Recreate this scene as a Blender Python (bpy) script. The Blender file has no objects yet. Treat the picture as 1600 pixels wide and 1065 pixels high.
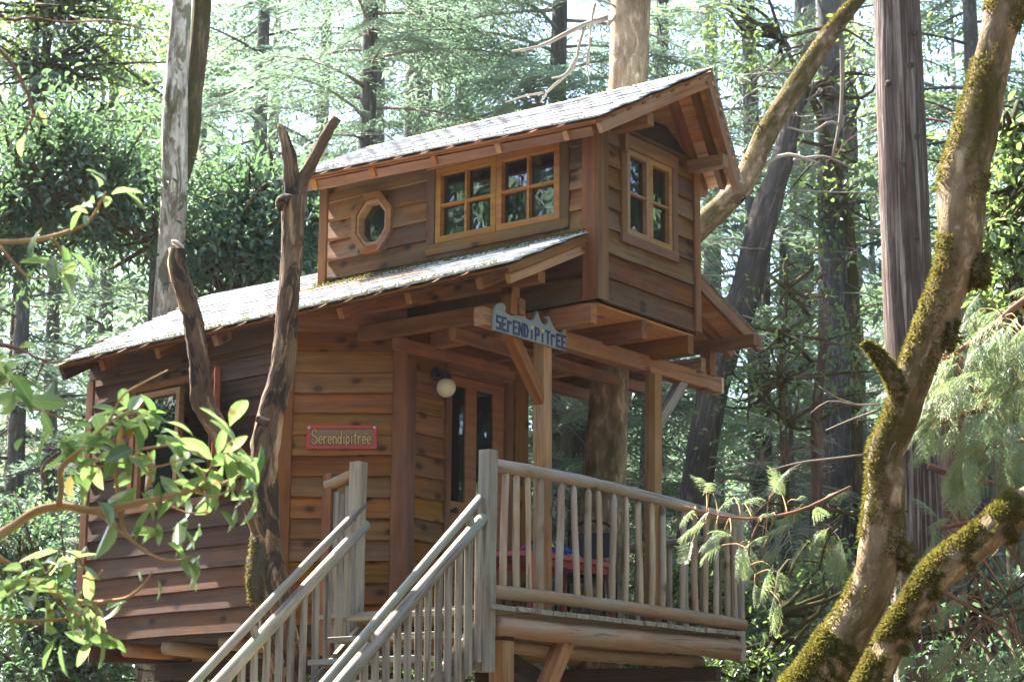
import bpy, math, random
import numpy as np
from mathutils import Vector, Matrix

# ---------------------------------------------------------------- camera
S = bpy.context.scene
COL = S.collection
FPX, PITCH, ROLL = 3190.0, math.radians(12.73), math.radians(0.44)
CAM = np.array([0.0, 0.0, 1.6])
_cp, _sp, _cr, _sr = math.cos(PITCH), math.sin(PITCH), math.cos(ROLL), math.sin(ROLL)
_R0, CF, _U0 = np.array([1., 0, 0]), np.array([0, _cp, _sp]), np.array([0, -_sp, _cp])
CR, CU = _cr * _R0 + _sr * _U0, -_sr * _R0 + _cr * _U0
cam_d = bpy.data.cameras.new('camera')
cam = bpy.data.objects.new('camera', cam_d)
COL.objects.link(cam)
cam_d.sensor_width = 36.0
cam_d.sensor_fit = 'HORIZONTAL'
cam_d.lens = FPX / 1600 * 36
cam_d.clip_start, cam_d.clip_end = 0.1, 600
cam_d.dof.use_dof = True
cam_d.dof.focus_distance = 14.6
cam_d.dof.aperture_fstop = 5.6
cam.matrix_world = Matrix(((CR[0], CU[0], -CF[0], CAM[0]), (CR[1], CU[1], -CF[1], CAM[1]),
                           (CR[2], CU[2], -CF[2], CAM[2]), (0, 0, 0, 1)))
S.camera = cam

# ---------------------------------------------------------------- sky, sun, exposure
SUN = Vector((-0.53, 0.42, 0.745)).normalized()
w = bpy.data.worlds.new('World')
S.world = w
w.use_nodes = True
wn = w.node_tree.nodes
wn.clear()
wo = wn.new('ShaderNodeOutputWorld')
wb = wn.new('ShaderNodeBackground')
ws = wn.new('ShaderNodeTexSky')
ws.sky_type = 'NISHITA'
ws.sun_disc = False
ws.sun_elevation = math.asin(SUN.z)
ws.sun_rotation = math.atan2(SUN.x, SUN.y)
ws.air_density, ws.dust_density, ws.ozone_density = 1.0, 1.5, 1.0
wb.inputs['Strength'].default_value = 0.1
w.node_tree.links.new(ws.outputs[0], wb.inputs[0])
w.node_tree.links.new(wb.outputs[0], wo.inputs[0])
sl = bpy.data.lights.new('sun', 'SUN')
sl.energy, sl.angle, sl.color = 5.0, math.radians(0.53), (1.0, 0.965, 0.905)
so = bpy.data.objects.new('sun', sl)
COL.objects.link(so)
so.rotation_euler = SUN.to_track_quat('Z', 'Y').to_euler()
so.location = (-20, 25, 40)
S.view_settings.view_transform = 'Standard'
S.view_settings.look = 'None'
S.view_settings.exposure = 2.9
S.view_settings.gamma = 1.0
S.view_settings.use_curve_mapping = False
S.cycles.max_bounces = 8
S.cycles.volume_bounces = 0
S.cycles.diffuse_bounces = 4
S.cycles.transparent_max_bounces = 12

# ---------------------------------------------------------------- object helpers
rnd = random.Random(7)
NR = np.random.default_rng(11)
WM = {}

def V(*a):
    return np.array(a, float)

def nrm(a):
    a = np.asarray(a, float)
    return a / max(np.linalg.norm(a), 1e-9)

def link(o, M, parent=None):
    """Link an object at world matrix M, under parent if given."""
    COL.objects.link(o)
    WM[o.name] = M
    if parent is not None:
        o.parent = parent
        o.matrix_basis = WM[parent.name].inverted() @ M
    else:
        o.matrix_basis = M
    return o

def mesh(name, verts, faces, mats, smooth=False, midx=None, attrs=None):
    """verts (N,3); faces (F,k) array of equal polygons, or a list of polygons."""
    me = bpy.data.meshes.new(name)
    verts = np.asarray(verts, np.float32)
    if isinstance(faces, np.ndarray):
        k = faces.shape[1]
        me.vertices.add(len(verts))
        me.vertices.foreach_set('co', verts.ravel())
        me.loops.add(faces.size)
        me.loops.foreach_set('vertex_index', faces.astype(np.int32).ravel())
        me.polygons.add(len(faces))
        me.polygons.foreach_set('loop_start', np.arange(0, faces.size, k, dtype=np.int32))
        me.polygons.foreach_set('loop_total', np.full(len(faces), k, np.int32))
        me.update(calc_edges=True)
    else:
        me.from_pydata(verts.tolist(), [], faces)
    for m in (mats if isinstance(mats, (list, tuple)) else [mats]):
        me.materials.append(m)
    if midx is not None:
        me.polygons.foreach_set('material_index', np.asarray(midx, np.int32))
    if smooth:
        me.polygons.foreach_set('use_smooth', np.ones(len(me.polygons), bool))
    for an, (ty, arr) in (attrs or {}).items():
        at_ = me.attributes.new(an, ty, 'POINT')
        at_.data.foreach_set('vector' if ty == 'FLOAT_VECTOR' else 'value', np.asarray(arr, np.float32).ravel())
    me.update()
    return me

def mobj(name, me, M, parent=None):
    return link(bpy.data.objects.new(name, me), M, parent)

def frame(x, y, z, p):
    return Matrix(((x[0], y[0], z[0], p[0]), (x[1], y[1], z[1], p[1]), (x[2], y[2], z[2], p[2]), (0, 0, 0, 1)))

def thing(name, label, cat, loc, group=None):
    o = bpy.data.objects.new(name, None)
    o.empty_display_size = 0.2
    link(o, Matrix.Translation(Vector(loc)))
    tag(o, label, cat, group)
    return o

def tag(o, label=None, cat=None, group=None, kind=None):
    if label: o['label'] = label
    if cat: o['category'] = cat
    if group: o['group'] = group
    if kind: o['kind'] = kind
    return o

def at(x, y, d):
    """World point seen at place (x, y) of the 1600-wide photograph, d metres ahead of the camera."""
    return CAM + d * (CF + (x - 800) / FPX * CR - (y - 532.5) / FPX * CU)

# building frame: u along the front face (to the right, receding), v to the rear (left), z up
TY = math.radians(52.5)
EV = V(-math.sin(TY), math.cos(TY), 0)
EU = V(math.cos(TY), math.sin(TY), 0)
ORG = V(0.616, 14.565, 0)

def L(u, v, z):
    return ORG + u * EU + v * EV + V(0, 0, z)

def LD(u, v, z):
    return u * EU + v * EV + V(0, 0, z)

# ---------------------------------------------------------------- shapes
def box_vf(a, b):
    (x0, y0, z0), (x1, y1, z1) = a, b
    v = [(x0, y0, z0), (x1, y0, z0), (x1, y1, z0), (x0, y1, z0), (x0, y0, z1), (x1, y0, z1), (x1, y1, z1), (x0, y1, z1)]
    f = [(0, 3, 2, 1), (4, 5, 6, 7), (0, 1, 5, 4), (1, 2, 6, 5), (2, 3, 7, 6), (3, 0, 4, 7)]
    return v, f

class MB:
    """Collects shapes into one mesh."""
    def __init__(s):
        s.v, s.f = [], []
    def add(s, v, f):
        n = len(s.v)
        s.v += [tuple(p) for p in v]
        s.f += [tuple(i + n for i in q) for q in f]
        return s
    def box(s, a, b):
        return s.add(*box_vf(a, b))

def board(name, parent, p0, p1, wd, th, mat, face=(0, 0, 1), jit=0.003, ch=0.004, seg=2, bow=0.0):
    """Timber from p0 to p1 (building frame), wd across the 'face' direction, th the other way, edges chamfered."""
    a, b = L(*p0), L(*p1)
    x = nrm(b - a)
    fw = nrm(LD(*face))
    y = nrm(fw - x * (fw @ x))
    z = np.cross(x, y)
    ln = np.linalg.norm(b - a)
    h, t, c = wd / 2, th / 2, min(ch, th / 4)
    sec = [(-h + c, -t), (h - c, -t), (h, -t + c), (h, t - c), (h - c, t), (-h + c, t), (-h, t - c), (-h, -t + c)]
    vs, fs = [], []
    for i in range(seg + 1):
        k = i / seg
        oy, oz = (rnd.uniform(-jit, jit), rnd.uniform(-jit, jit))
        oy += bow * math.sin(math.pi * k)
        for (p, q) in sec:
            vs.append((-ln / 2 + ln * k, p + oy, q + oz))
    for i in range(seg):
        for j in range(8):
            q = i * 8 + j
            r = i * 8 + (j + 1) % 8
            fs.append((q, r, r + 8, q + 8))
    fs.append(tuple(range(7, -1, -1)))
    fs.append(tuple(seg * 8 + j for j in range(8)))
    me = mesh(name, vs, fs, mat)
    return mobj(name, me, frame(x, y, z, (a + b) / 2), parent)

def smooth_path(pts, n):
    """Catmull-Rom through pts (rows: x,y,z,r) resampled to n points."""
    P = np.asarray(pts, float)
    if len(P) < 3:
        t = np.linspace(0, 1, n)[:, None]
        return P[0] * (1 - t) + P[-1] * t
    d = np.r_[0, np.cumsum(np.linalg.norm(np.diff(P[:, :3], axis=0), axis=1))]
    sl_ = np.diff(P, axis=0) / np.maximum(np.diff(d), 1e-6)[:, None]
    dl = np.diff(d)
    M_ = np.zeros_like(P)
    M_[0], M_[-1] = sl_[0], sl_[-1]
    for i in range(1, len(P) - 1):
        M_[i] = (sl_[i - 1] * dl[i] + sl_[i] * dl[i - 1]) / (dl[i] + dl[i - 1])
    out = []
    for s in np.linspace(0, d[-1], n):
        i = min(max(int(np.searchsorted(d, s)) - 1, 0), len(P) - 2)
        h_ = max(dl[i], 1e-9)
        t = (s - d[i]) / h_
        t2, t3 = t * t, t * t * t
        out.append((2 * t3 - 3 * t2 + 1) * P[i] + (t3 - 2 * t2 + t) * h_ * M_[i] + (3 * t2 - 2 * t3) * P[i + 1] + (t3 - t2) * h_ * M_[i + 1])
    out = np.array(out)
    out[:, 3] = np.maximum(out[:, 3], P[:, 3].min() * .8)
    return out

def tube_vf(path, sides=10, rough=0.0, seed=0, capped=True, lobes=0.0):
    """Round limb along path rows (x,y,z,r). Returns verts, faces, grain coords (length, cos, sin)."""
    P = np.asarray(path, float)
    n = len(P)
    g = np.random.default_rng(seed)
    T = np.gradient(P[:, :3], axis=0)
    T /= np.linalg.norm(T, axis=1)[:, None] + 1e-9
    ref = V(0, 0, 1) if abs(T[0][2]) < 0.9 else V(1, 0, 0)
    vs, tc = [], []
    A = nrm(np.cross(T[0], ref))
    ln = 0
    ph = g.uniform(0, 6.28, 4)
    for i in range(n):
        A = nrm(A - T[i] * (A @ T[i]))
        B = np.cross(T[i], A)
        if i: ln += np.linalg.norm(P[i, :3] - P[i - 1, :3])
        for j in range(sides):
            an = 2 * math.pi * j / sides
            r = P[i, 3] * (1 + rough * g.uniform(-1, 1))
            if lobes:
                r *= 1 + lobes * (math.sin(2 * an + ph[0] + ln * 1.1) * 0.6 + math.sin(3 * an + ph[1] - ln * 2.3) * 0.5 + math.sin(5 * an + ph[2] + ln * 3.1) * 0.3)
            vs.append(P[i, :3] + r * (math.cos(an) * A + math.sin(an) * B))
            tc.append((ln, math.cos(an) * P[i, 3], math.sin(an) * P[i, 3]))
    fs = []
    for i in range(n - 1):
        for j in range(sides):
            q, r = i * sides + j, i * sides + (j + 1) % sides
            fs.append((q, r, r + sides, q + sides))
    if capped:
        fs.append(tuple(range(sides - 1, -1, -1)))
        fs.append(tuple((n - 1) * sides + j for j in range(sides)))
    return vs, fs, tc

def tube(name, parent, path, mat, sides=10, rough=0.0, seed=0, lobes=0.0, smooth=True, world=True, capped=True):
    vs, fs, tc = tube_vf(path, sides, rough, seed, capped, lobes)
    vs = np.array(vs)
    c = vs.mean(0)
    me = mesh(name, vs - c, fs, mat, smooth, attrs={'tc': ('FLOAT_VECTOR', tc)})
    return mobj(name, me, Matrix.Translation(Vector(c)), parent)

def tubes(name, parent, paths, mat, sides=6, rough=0.0, seed=0, lobes=0.0):
    """Limbs of one tree: each a piece of its own, or one mesh when they are too many and too thin to pick apart."""
    if len(paths) <= 14:
        one = {'branches': 'branch', 'twigs': 'twig'}.get(name, name)
        for i, p in enumerate(paths):
            tube(one, parent, p, mat, sides, rough, seed + i, lobes)
        return
    av, af, at_ = [], [], []
    for i, p in enumerate(paths):
        vs, fs, tc = tube_vf(p, sides, rough, seed + i, True, lobes)
        n = len(av)
        av += vs; at_ += tc
        af += [tuple(k + n for k in f) for f in fs]
    av = np.array(av)
    c = av.mean(0)
    me = mesh(name, av - c, af, mat, True, attrs={'tc': ('FLOAT_VECTOR', at_)})
    return tag(mobj(name, me, Matrix.Translation(Vector(c)), parent), kind='stuff')

def log(name, parent, p0, p1, r0, r1, mat, sides=10, seed=0, bend=0.01, taper_ends=0.0, n=7):
    a, b = L(*p0), L(*p1)
    g = random.Random(seed)
    pts = []
    side = nrm(np.cross(b - a, V(0.3, 0.2, 1)))
    up = nrm(np.cross(side, b - a))
    ph = g.uniform(0, 6)
    for i in range(n):
        k = i / (n - 1)
        o = bend * (math.sin(ph + k * 5) * side + math.cos(ph * 1.7 + k * 4) * up)
        r = (r0 + (r1 - r0) * k) * g.uniform(0.94, 1.06)
        pts.append((*(a + (b - a) * k + o), r))
    if taper_ends:
        e = 0.035 / np.linalg.norm(b - a)
        p = np.array(pts)
        q0 = p[0].copy(); q1 = p[-1].copy()
        q0[:3] = p[0, :3] + (p[1, :3] - p[0, :3]) * min(0.9, e * (n - 1)); q1[:3] = p[-1, :3] + (p[-2, :3] - p[-1, :3]) * min(0.9, e * (n - 1))
        p[0, 3] *= taper_ends; p[-1, 3] *= taper_ends
        pts = np.vstack([p[:1], q0[None], p[1:-1], q1[None], p[-1:]])
    return tube(name, parent, pts, mat, sides, 0.02, seed)
# ---------------------------------------------------------------- materials
def new_mat(name):
    m = bpy.data.materials.new(name)
    m.use_nodes = True
    nt = m.node_tree
    nt.nodes.clear()
    out = nt.nodes.new('ShaderNodeOutputMaterial')
    return m, nt, out

class NT:
    def __init__(s, nt):
        s.nt = nt
    def n(s, ty, **k):
        o = s.nt.nodes.new(ty)
        for a, b in k.items():
            setattr(o, a, b)
        return o
    def l(s, a, b):
        s.nt.links.new(a, b)
    def inp(s, sock, v):
        if hasattr(v, 'is_output') or isinstance(v, bpy.types.NodeSocket):
            s.l(v, sock)
        else:
            sock.default_value = v
    def math(s, op, a, b=0.0, c=None, clamp=False):
        o = s.n('ShaderNodeMath', operation=op, use_clamp=clamp)
        s.inp(o.inputs[0], a); s.inp(o.inputs[1], b)
        if c is not None: s.inp(o.inputs[2], c)
        return o.outputs[0]
    def vmul(s, a, b):
        o = s.n('ShaderNodeVectorMath', operation='MULTIPLY')
        s.inp(o.inputs[0], a); s.inp(o.inputs[1], b)
        return o.outputs[0]
    def vadd(s, a, b):
        o = s.n('ShaderNodeVectorMath', operation='ADD')
        s.inp(o.inputs[0], a); s.inp(o.inputs[1], b)
        return o.outputs[0]
    def noise(s, vec, scale, detail=4, rough=0.55, dist=0.0):
        o = s.n('ShaderNodeTexNoise')
        s.l(vec, o.inputs['Vector'])
        o.inputs['Scale'].default_value = scale
        o.inputs['Detail'].default_value = detail
        o.inputs['Roughness'].default_value = rough
        o.inputs['Distortion'].default_value = dist
        return o.outputs['Fac']
    def ramp(s, fac, stops):
        o = s.n('ShaderNodeValToRGB')
        s.l(fac, o.inputs[0])
        e = o.color_ramp.elements
        while len(e) < len(stops): e.new(0.5)
        for i, (p, c) in enumerate(stops):
            e[i].position = p
            e[i].color = c if len(c) == 4 else (*c, 1)
        return o.outputs[0]
    def mix(s, fac, a, b, mode='MIX'):
        o = s.n('ShaderNodeMix', data_type='RGBA', blend_type=mode)
        s.inp(o.inputs[0], fac)
        s.inp(o.inputs[6], a if not isinstance(a, tuple) else (*a, 1)[:4])
        s.inp(o.inputs[7], b if not isinstance(b, tuple) else (*b, 1)[:4])
        return o.outputs[2]
    def step(s, v, lo, hi):
        o = s.n('ShaderNodeMapRange', interpolation_type='SMOOTHSTEP')
        s.inp(o.inputs[0], v)
        o.inputs[1].default_value, o.inputs[2].default_value = lo, hi
        return o.outputs[0]
    def bump(s, h, strength=0.3, dist=0.01):
        o = s.n('ShaderNodeBump')
        s.l(h, o.inputs['Height'])
        o.inputs['Strength'].default_value = strength
        o.inputs['Distance'].default_value = dist
        return o.outputs[0]
    def obj_rand(s):
        return s.n('ShaderNodeObjectInfo').outputs['Random']
    def coord(s, attr=None):
        if attr:
            o = s.n('ShaderNodeAttribute')
            o.attribute_name = attr
            return o.outputs['Vector']
        return s.n('ShaderNodeTexCoord').outputs['Object']
    def principled(s, out, col, rough=0.7, normal=None, spec=0.3, **k):
        b = s.n('ShaderNodeBsdfPrincipled')
        s.inp(b.inputs['Base Color'], col if not isinstance(col, tuple) else (*col, 1)[:4])
        s.inp(b.inputs['Roughness'], rough)
        b.inputs['Specular IOR Level'].default_value = spec
        if normal is not None: s.l(normal, b.inputs['Normal'])
        for a, v in k.items():
            s.inp(b.inputs[a.replace('_', ' ')], v)
        s.l(b.outputs[0], out.inputs[0])
        return b

def wood(name, light, dark, knots=0.0, grain=1.0, rough=0.7, vary=0.35, weather=None, weather_amt=0.4, attr=None, huevar=0.03, spec=0.25, bump=0.35, crack=0.0):
    """Sawn or peeled wood. The grain runs along x of the piece, tone differs from piece to piece."""
    m, nt, out = new_mat(name)
    N = NT(nt)
    r = N.obj_rand()
    off = N.n('ShaderNodeCombineXYZ')
    N.l(N.math('MULTIPLY', r, 37.0), off.inputs[0])
    N.l(N.math('MULTIPLY', r, 91.0), off.inputs[1])
    N.l(N.math('MULTIPLY', r, 53.0), off.inputs[2])
    co = N.vadd(N.coord(attr), off.outputs[0])
    g1 = N.noise(N.vmul(co, (0.9, 26.0 * grain, 26.0 * grain)), 1.0, 5, 0.6, 0.6)
    g2 = N.noise(N.vmul(co, (2.2, 6.0, 6.0)), 1.0, 3, 0.5, 1.2)
    fine = N.noise(N.vmul(co, (6, 160, 160)), 1.0, 2)
    f = N.math('ADD', N.math('MULTIPLY', g1, 0.65), N.math('MULTIPLY', g2, 0.35))
    col = N.ramp(f, [(0.36, dark), (0.5, tuple((a + b) / 2 for a, b in zip(light, dark))), (0.63, light)])
    if weather:
        wf = N.step(N.noise(N.vmul(co, (1.6, 4.5, 4.5)), 1.0, 4, 0.65), 0.42, 0.66)
        col = N.mix(N.math('MULTIPLY', wf, weather_amt), col, weather)
    if knots:
        kv = N.n('ShaderNodeTexVoronoi', feature='F1', voronoi_dimensions='2D' if attr is None else '3D')
        N.l(N.vmul(co, (4.6, 7.0, 4.0)), kv.inputs['Vector'])
        kv.inputs['Scale'].default_value = 1.0
        kv.inputs['Randomness'].default_value = 1.0
        kd = kv.outputs['Distance']
        sp = N.n('ShaderNodeSeparateColor')
        N.l(kv.outputs['Color'], sp.inputs[0])
        on = N.math('GREATER_THAN', sp.outputs[0], 1.0 - knots)
        kn = N.math('MULTIPLY', N.math('SUBTRACT', 1.0, N.step(kd, 0.08, 0.24)), on)
        col = N.mix(N.math('MULTIPLY', kn, 0.85), col, tuple(c * 0.22 for c in dark))
        halo = N.math('MULTIPLY', N.math('SUBTRACT', 1.0, N.step(kd, 0.12, 0.42)), on)
        col = N.mix(N.math('MULTIPLY', halo, 0.35), col, tuple(c * 0.7 for c in dark))
    if crack:
        ck = N.step(N.noise(N.vmul(co, (1.3, 34, 34)), 1.0, 3, 0.6, 0.4), 0.60, 0.66)
        col = N.mix(N.math('MULTIPLY', ck, crack), col, tuple(c * 0.3 for c in dark))
    hsv = N.n('ShaderNodeHueSaturation')
    r2 = N.math('FRACT', N.math('MULTIPLY', r, 17.37))
    r3 = N.math('FRACT', N.math('MULTIPLY', r, 71.93))
    N.l(N.math('ADD', 0.5 - huevar * 0.40, N.math('MULTIPLY', r2, huevar * 0.7)), hsv.inputs['Hue'])
    N.l(N.math('ADD', 0.97, N.math('MULTIPLY', r3, 0.3)), hsv.inputs['Saturation'])
    N.l(N.math('ADD', 1.0 - vary, N.math('MULTIPLY', r, vary * 2)), hsv.inputs['Value'])
    N.l(col, hsv.inputs['Color'])
    h = N.math('ADD', N.math('MULTIPLY', g1, 0.7), N.math('MULTIPLY', fine, 0.3))
    N.principled(out, hsv.outputs[0], N.math('ADD', rough - 0.1, N.math('MULTIPLY', g2, 0.2)), N.bump(h, bump, 0.006), spec)
    return m

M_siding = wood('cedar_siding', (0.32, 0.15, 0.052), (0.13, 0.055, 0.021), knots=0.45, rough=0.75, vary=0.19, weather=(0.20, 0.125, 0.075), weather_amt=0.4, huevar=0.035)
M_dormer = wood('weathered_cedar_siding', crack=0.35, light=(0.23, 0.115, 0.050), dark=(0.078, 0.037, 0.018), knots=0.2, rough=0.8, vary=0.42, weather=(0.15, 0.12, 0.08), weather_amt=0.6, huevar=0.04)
M_redbrown = wood('red_brown_siding', (0.135, 0.066, 0.034), (0.05, 0.024, 0.015), knots=0.15, rough=0.75, vary=0.3, weather=(0.10, 0.07, 0.05), weather_amt=0.5)  # darker red-brown board tone
M_trim = wood('cedar_trim', (0.235, 0.115, 0.05), (0.105, 0.047, 0.022), grain=0.7, rough=0.65, vary=0.2, weather=(0.19, 0.12, 0.08), weather_amt=0.4)
M_beam = wood('fir_beam', crack=0.35, light=(0.33, 0.165, 0.072), dark=(0.14, 0.063, 0.030), grain=0.8, knots=0.06, rough=0.65, vary=0.22, weather=(0.24, 0.15, 0.10), weather_amt=0.35)
M_paleb = wood('pale_fir_beam', crack=0.45, light=(0.42, 0.25, 0.135), dark=(0.23, 0.12, 0.06), grain=0.8, knots=0.06, rough=0.7, vary=0.12, weather=(0.36, 0.27, 0.2), weather_amt=0.4)
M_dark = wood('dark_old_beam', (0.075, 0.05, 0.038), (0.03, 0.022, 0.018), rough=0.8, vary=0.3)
M_soffit = wood('bounce_tinted_pine', (0.66, 0.38, 0.20), (0.42, 0.215, 0.105), grain=0.7, knots=0.14, rough=0.6, vary=0.16)  # pine colour brightened to stand in for bounced light on the undersides
M_frame = wood('varnished_frame', (0.33, 0.185, 0.075), (0.20, 0.10, 0.04), rough=0.45, vary=0.14, spec=0.4, bump=0.12)
M_door = wood('varnished_door', (0.36, 0.17, 0.065), (0.22, 0.095, 0.036), rough=0.45, vary=0.15, spec=0.4, bump=0.12)
M_red = wood('red_sash', (0.22, 0.075, 0.045), (0.13, 0.04, 0.025), rough=0.5, vary=0.1)
M_grey = wood('grey_weathered_wood', (0.36, 0.315, 0.255), (0.14, 0.115, 0.09), rough=0.85, vary=0.18, weather=(0.27, 0.27, 0.21), weather_amt=0.65, huevar=0.015, crack=0.6)
M_rail = wood('grey_peeled_pole', (0.40, 0.345, 0.28), (0.15, 0.12, 0.095), rough=0.8, vary=0.15, weather=(0.30, 0.31, 0.20), weather_amt=0.65, attr='tc', huevar=0.015, crack=0.65)
M_pole = wood('peeled_pole', (0.50, 0.385, 0.27), (0.24, 0.165, 0.11), knots=0.35, rough=0.75, vary=0.18, weather=(0.36, 0.33, 0.28), weather_amt=0.7, attr='tc', grain=0.5, crack=0.5)
M_log = wood('peeled_log', (0.40, 0.265, 0.155), (0.20, 0.12, 0.068), knots=0.06, rough=0.75, vary=0.15, weather=(0.28, 0.25, 0.18), weather_amt=0.65, attr='tc', grain=0.5, crack=0.55)
M_dead = wood('dead_branch_wood', (0.42, 0.37, 0.30), (0.2, 0.165, 0.13), rough=0.85, vary=0.2, attr='tc')

def mat_plain(name, col, rough=0.5, spec=0.4, vary=0.0, bump_s=0.0, metallic=0.0):
    m, nt, out = new_mat(name)
    N = NT(nt)
    c = N.coord()
    f = N.noise(c, 40, 4)
    k = N.mix(N.math('MULTIPLY', f, 0.5 + vary), col, tuple(x * 0.55 for x in col))
    b = N.principled(out, k, rough, N.bump(f, bump_s, 0.004) if bump_s else None, spec)
    b.inputs['Metallic'].default_value = metallic
    return m

M_iron = mat_plain('black_iron', (0.02, 0.02, 0.022), 0.5)
M_black = mat_plain('black_plastic', (0.025, 0.024, 0.026), 0.45)
M_white = mat_plain('white_sign_paint', (0.27, 0.30, 0.31), 0.55)
M_blue = mat_plain('dark_blue_paint', (0.035, 0.035, 0.11), 0.5)
M_yellow = mat_plain('yellow_paint', (0.75, 0.6, 0.12), 0.5)
M_redpaint = mat_plain('red_enamel', (0.50, 0.035, 0.025), 0.35, 0.5)
M_gold = mat_plain('carved_gold_wood', (0.62, 0.38, 0.14), 0.55)
M_carve = mat_plain('carved_dark_line', (0.13, 0.035, 0.02), 0.6)
M_tile = mat_plain('carved_ground', (0.30, 0.19, 0.09), 0.6, vary=0.4)
M_table = mat_plain('faded_red_plastic', (0.50, 0.10, 0.10), 0.45)
M_screw = mat_plain('steel_screw', (0.5, 0.5, 0.5), 0.35, metallic=0.8)
M_cutend = mat_plain('bleached_end_grain', (0.62, 0.52, 0.40), 0.8, bump_s=0.2)

def mat_globe():
    m, nt, out = new_mat('opal_glass_globe')
    N = NT(nt)
    f = N.noise(N.coord(), 14, 3)
    N.principled(out, N.mix(f, (0.82, 0.76, 0.60), (0.70, 0.64, 0.48)), 0.25, None, 0.5, Subsurface_Weight=0.3)
    return m
M_globe = mat_globe()

def mat_cloth():
    m, nt, out = new_mat('printed_cloth')
    N = NT(nt)
    v = N.n('ShaderNodeTexVoronoi')
    N.l(N.coord(), v.inputs['Vector'])
    v.inputs['Scale'].default_value = 26
    sp = N.n('ShaderNodeSeparateColor')
    N.l(v.outputs['Color'], sp.inputs[0])
    c = N.ramp(sp.outputs[0], [(0.0, (0.02, 0.02, 0.10)), (0.35, (0.10, 0.04, 0.22)), (0.6, (0.02, 0.18, 0.22)), (0.78, (0.35, 0.05, 0.12)), (0.9, (0.65, 0.45, 0.04))])
    nt.nodes[-1].color_ramp.interpolation = 'CONSTANT'
    N.principled(out, c, 0.85)
    return m
M_cloth = mat_cloth()

def mat_glass():
    m, nt, out = new_mat('window_glass')
    N = NT(nt)
    g = N.n('ShaderNodeBsdfGlossy')
    g.inputs['Roughness'].default_value = 0.015
    g.inputs['Color'].default_value = (1, 1, 1, 1)
    wv = N.noise(N.coord(), 5.0, 2)
    N.l(N.bump(wv, 0.06, 0.02), g.inputs['Normal'])
    t = N.n('ShaderNodeBsdfTransparent')
    t.inputs['Color'].default_value = (0.22, 0.24, 0.23, 1)
    fr = N.n('ShaderNodeFresnel')
    fr.inputs['IOR'].default_value = 1.6
    mx = N.n('ShaderNodeMixShader')
    N.l(N.math('ADD', fr.outputs[0], 0.06, clamp=True), mx.inputs[0])
    N.l(t.outputs[0], mx.inputs[1])
    N.l(g.outputs[0], mx.inputs[2])
    N.l(mx.outputs[0], out.inputs[0])
    return m
M_glass = mat_glass()

def mat_shingle():
    m, nt, out = new_mat('grey_shingle')
    N = NT(nt)
    r = N.obj_rand()
    off = N.n('ShaderNodeCombineXYZ')
    N.l(N.math('MULTIPLY', r, 37.0), off.inputs[0]); N.l(N.math('MULTIPLY', r, 91.0), off.inputs[1])
    co = N.vadd(N.coord(), off.outputs[0])
    f = N.noise(N.vmul(co, (3, 26, 26)), 1, 4)
    wv = N.noise(co, 7.0, 5, 0.7)
    col = N.ramp(f, [(0.36, (0.33, 0.33, 0.33)), (0.62, (0.66, 0.66, 0.66))])
    col = N.mix(N.math('MULTIPLY', N.step(wv, 0.55, 0.72), 0.4), col, (0.20, 0.19, 0.15))
    hsv = N.n('ShaderNodeHueSaturation')
    N.l(N.math('ADD', 0.84, N.math('MULTIPLY', r, 0.30)), hsv.inputs['Value'])
    N.l(col, hsv.inputs['Color'])
    N.principled(out, hsv.outputs[0], 0.45, N.bump(f, 0.4, 0.006), 0.8)
    return m
M_shingle = mat_shingle()

def bark(name, light, dark, stretch=(3.0, 30.0, 30.0), crack=0.45, moss=None, moss_amt=0.0, moss_scale=2.5, bump_s=0.9, lichen=None, bdist=0.03, char=None):
    """Bark on a limb: coordinates run (length, cos, sin)."""
    m, nt, out = new_mat(name)
    N = NT(nt)
    r = N.obj_rand()
    off = N.n('ShaderNodeCombineXYZ')
    N.l(N.math('MULTIPLY', r, 37.0), off.inputs[0]); N.l(N.math('MULTIPLY', r, 91.0), off.inputs[1])
    co = N.vadd(N.coord('tc'), off.outputs[0])
    f1 = N.noise(N.vmul(co, stretch), 1.0, 6, 0.62, 0.5)
    f2 = N.noise(co, 6.0, 4, 0.6)
    rid = N.math('SUBTRACT', 1.0, N.math('MULTIPLY', N.math('ABSOLUTE', N.math('SUBTRACT', f1, 0.5)), 7.0), clamp=True)
    big = N.noise(N.vmul(co, (2.5, 5.0, 5.0)), 1.0, 4, 0.6)
    fm = N.math('ADD', N.math('MULTIPLY', f1, 0.65), N.math('MULTIPLY', big, 0.35))
    col = N.ramp(fm, [(0.40, dark), (0.5, tuple((a + b) / 2 for a, b in zip(light, dark))), (0.59, light)])
    col = N.mix(N.math('MULTIPLY', rid, crack), col, tuple(c * 0.35 for c in dark))
    if lichen:
        col = N.mix(N.step(N.noise(N.vmul(co, (2.2, 7, 7)), 1, 5, 0.7), 0.47, 0.60), col, lichen)
    if char:
        cf = N.step(N.noise(N.vmul(co, (1.6, 5, 5)), 1.4, 5, 0.7, 0.8), 0.50, 0.57)
        col = N.mix(N.math('MULTIPLY', cf, 0.85), col, char)
    if moss:
        mf = N.step(N.noise(N.vmul(co, (0.5, 1.4, 1.4)), moss_scale, 5, 0.65), 1.0 - moss_amt - 0.16, 1.0 - moss_amt + 0.04)
        mc = N.mix(N.noise(co, 70.0, 3), moss, tuple(c * 0.45 for c in moss))
        col = N.mix(N.math('MULTIPLY', mf, 0.92), col, mc)
    h = N.math('ADD', f1, N.math('MULTIPLY', rid, -0.6))
    h = N.math('ADD', h, N.math('MULTIPLY', f2, 0.4))
    N.principled(out, col, 0.9, N.bump(h, bump_s, bdist), 0.15)
    return m

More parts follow.
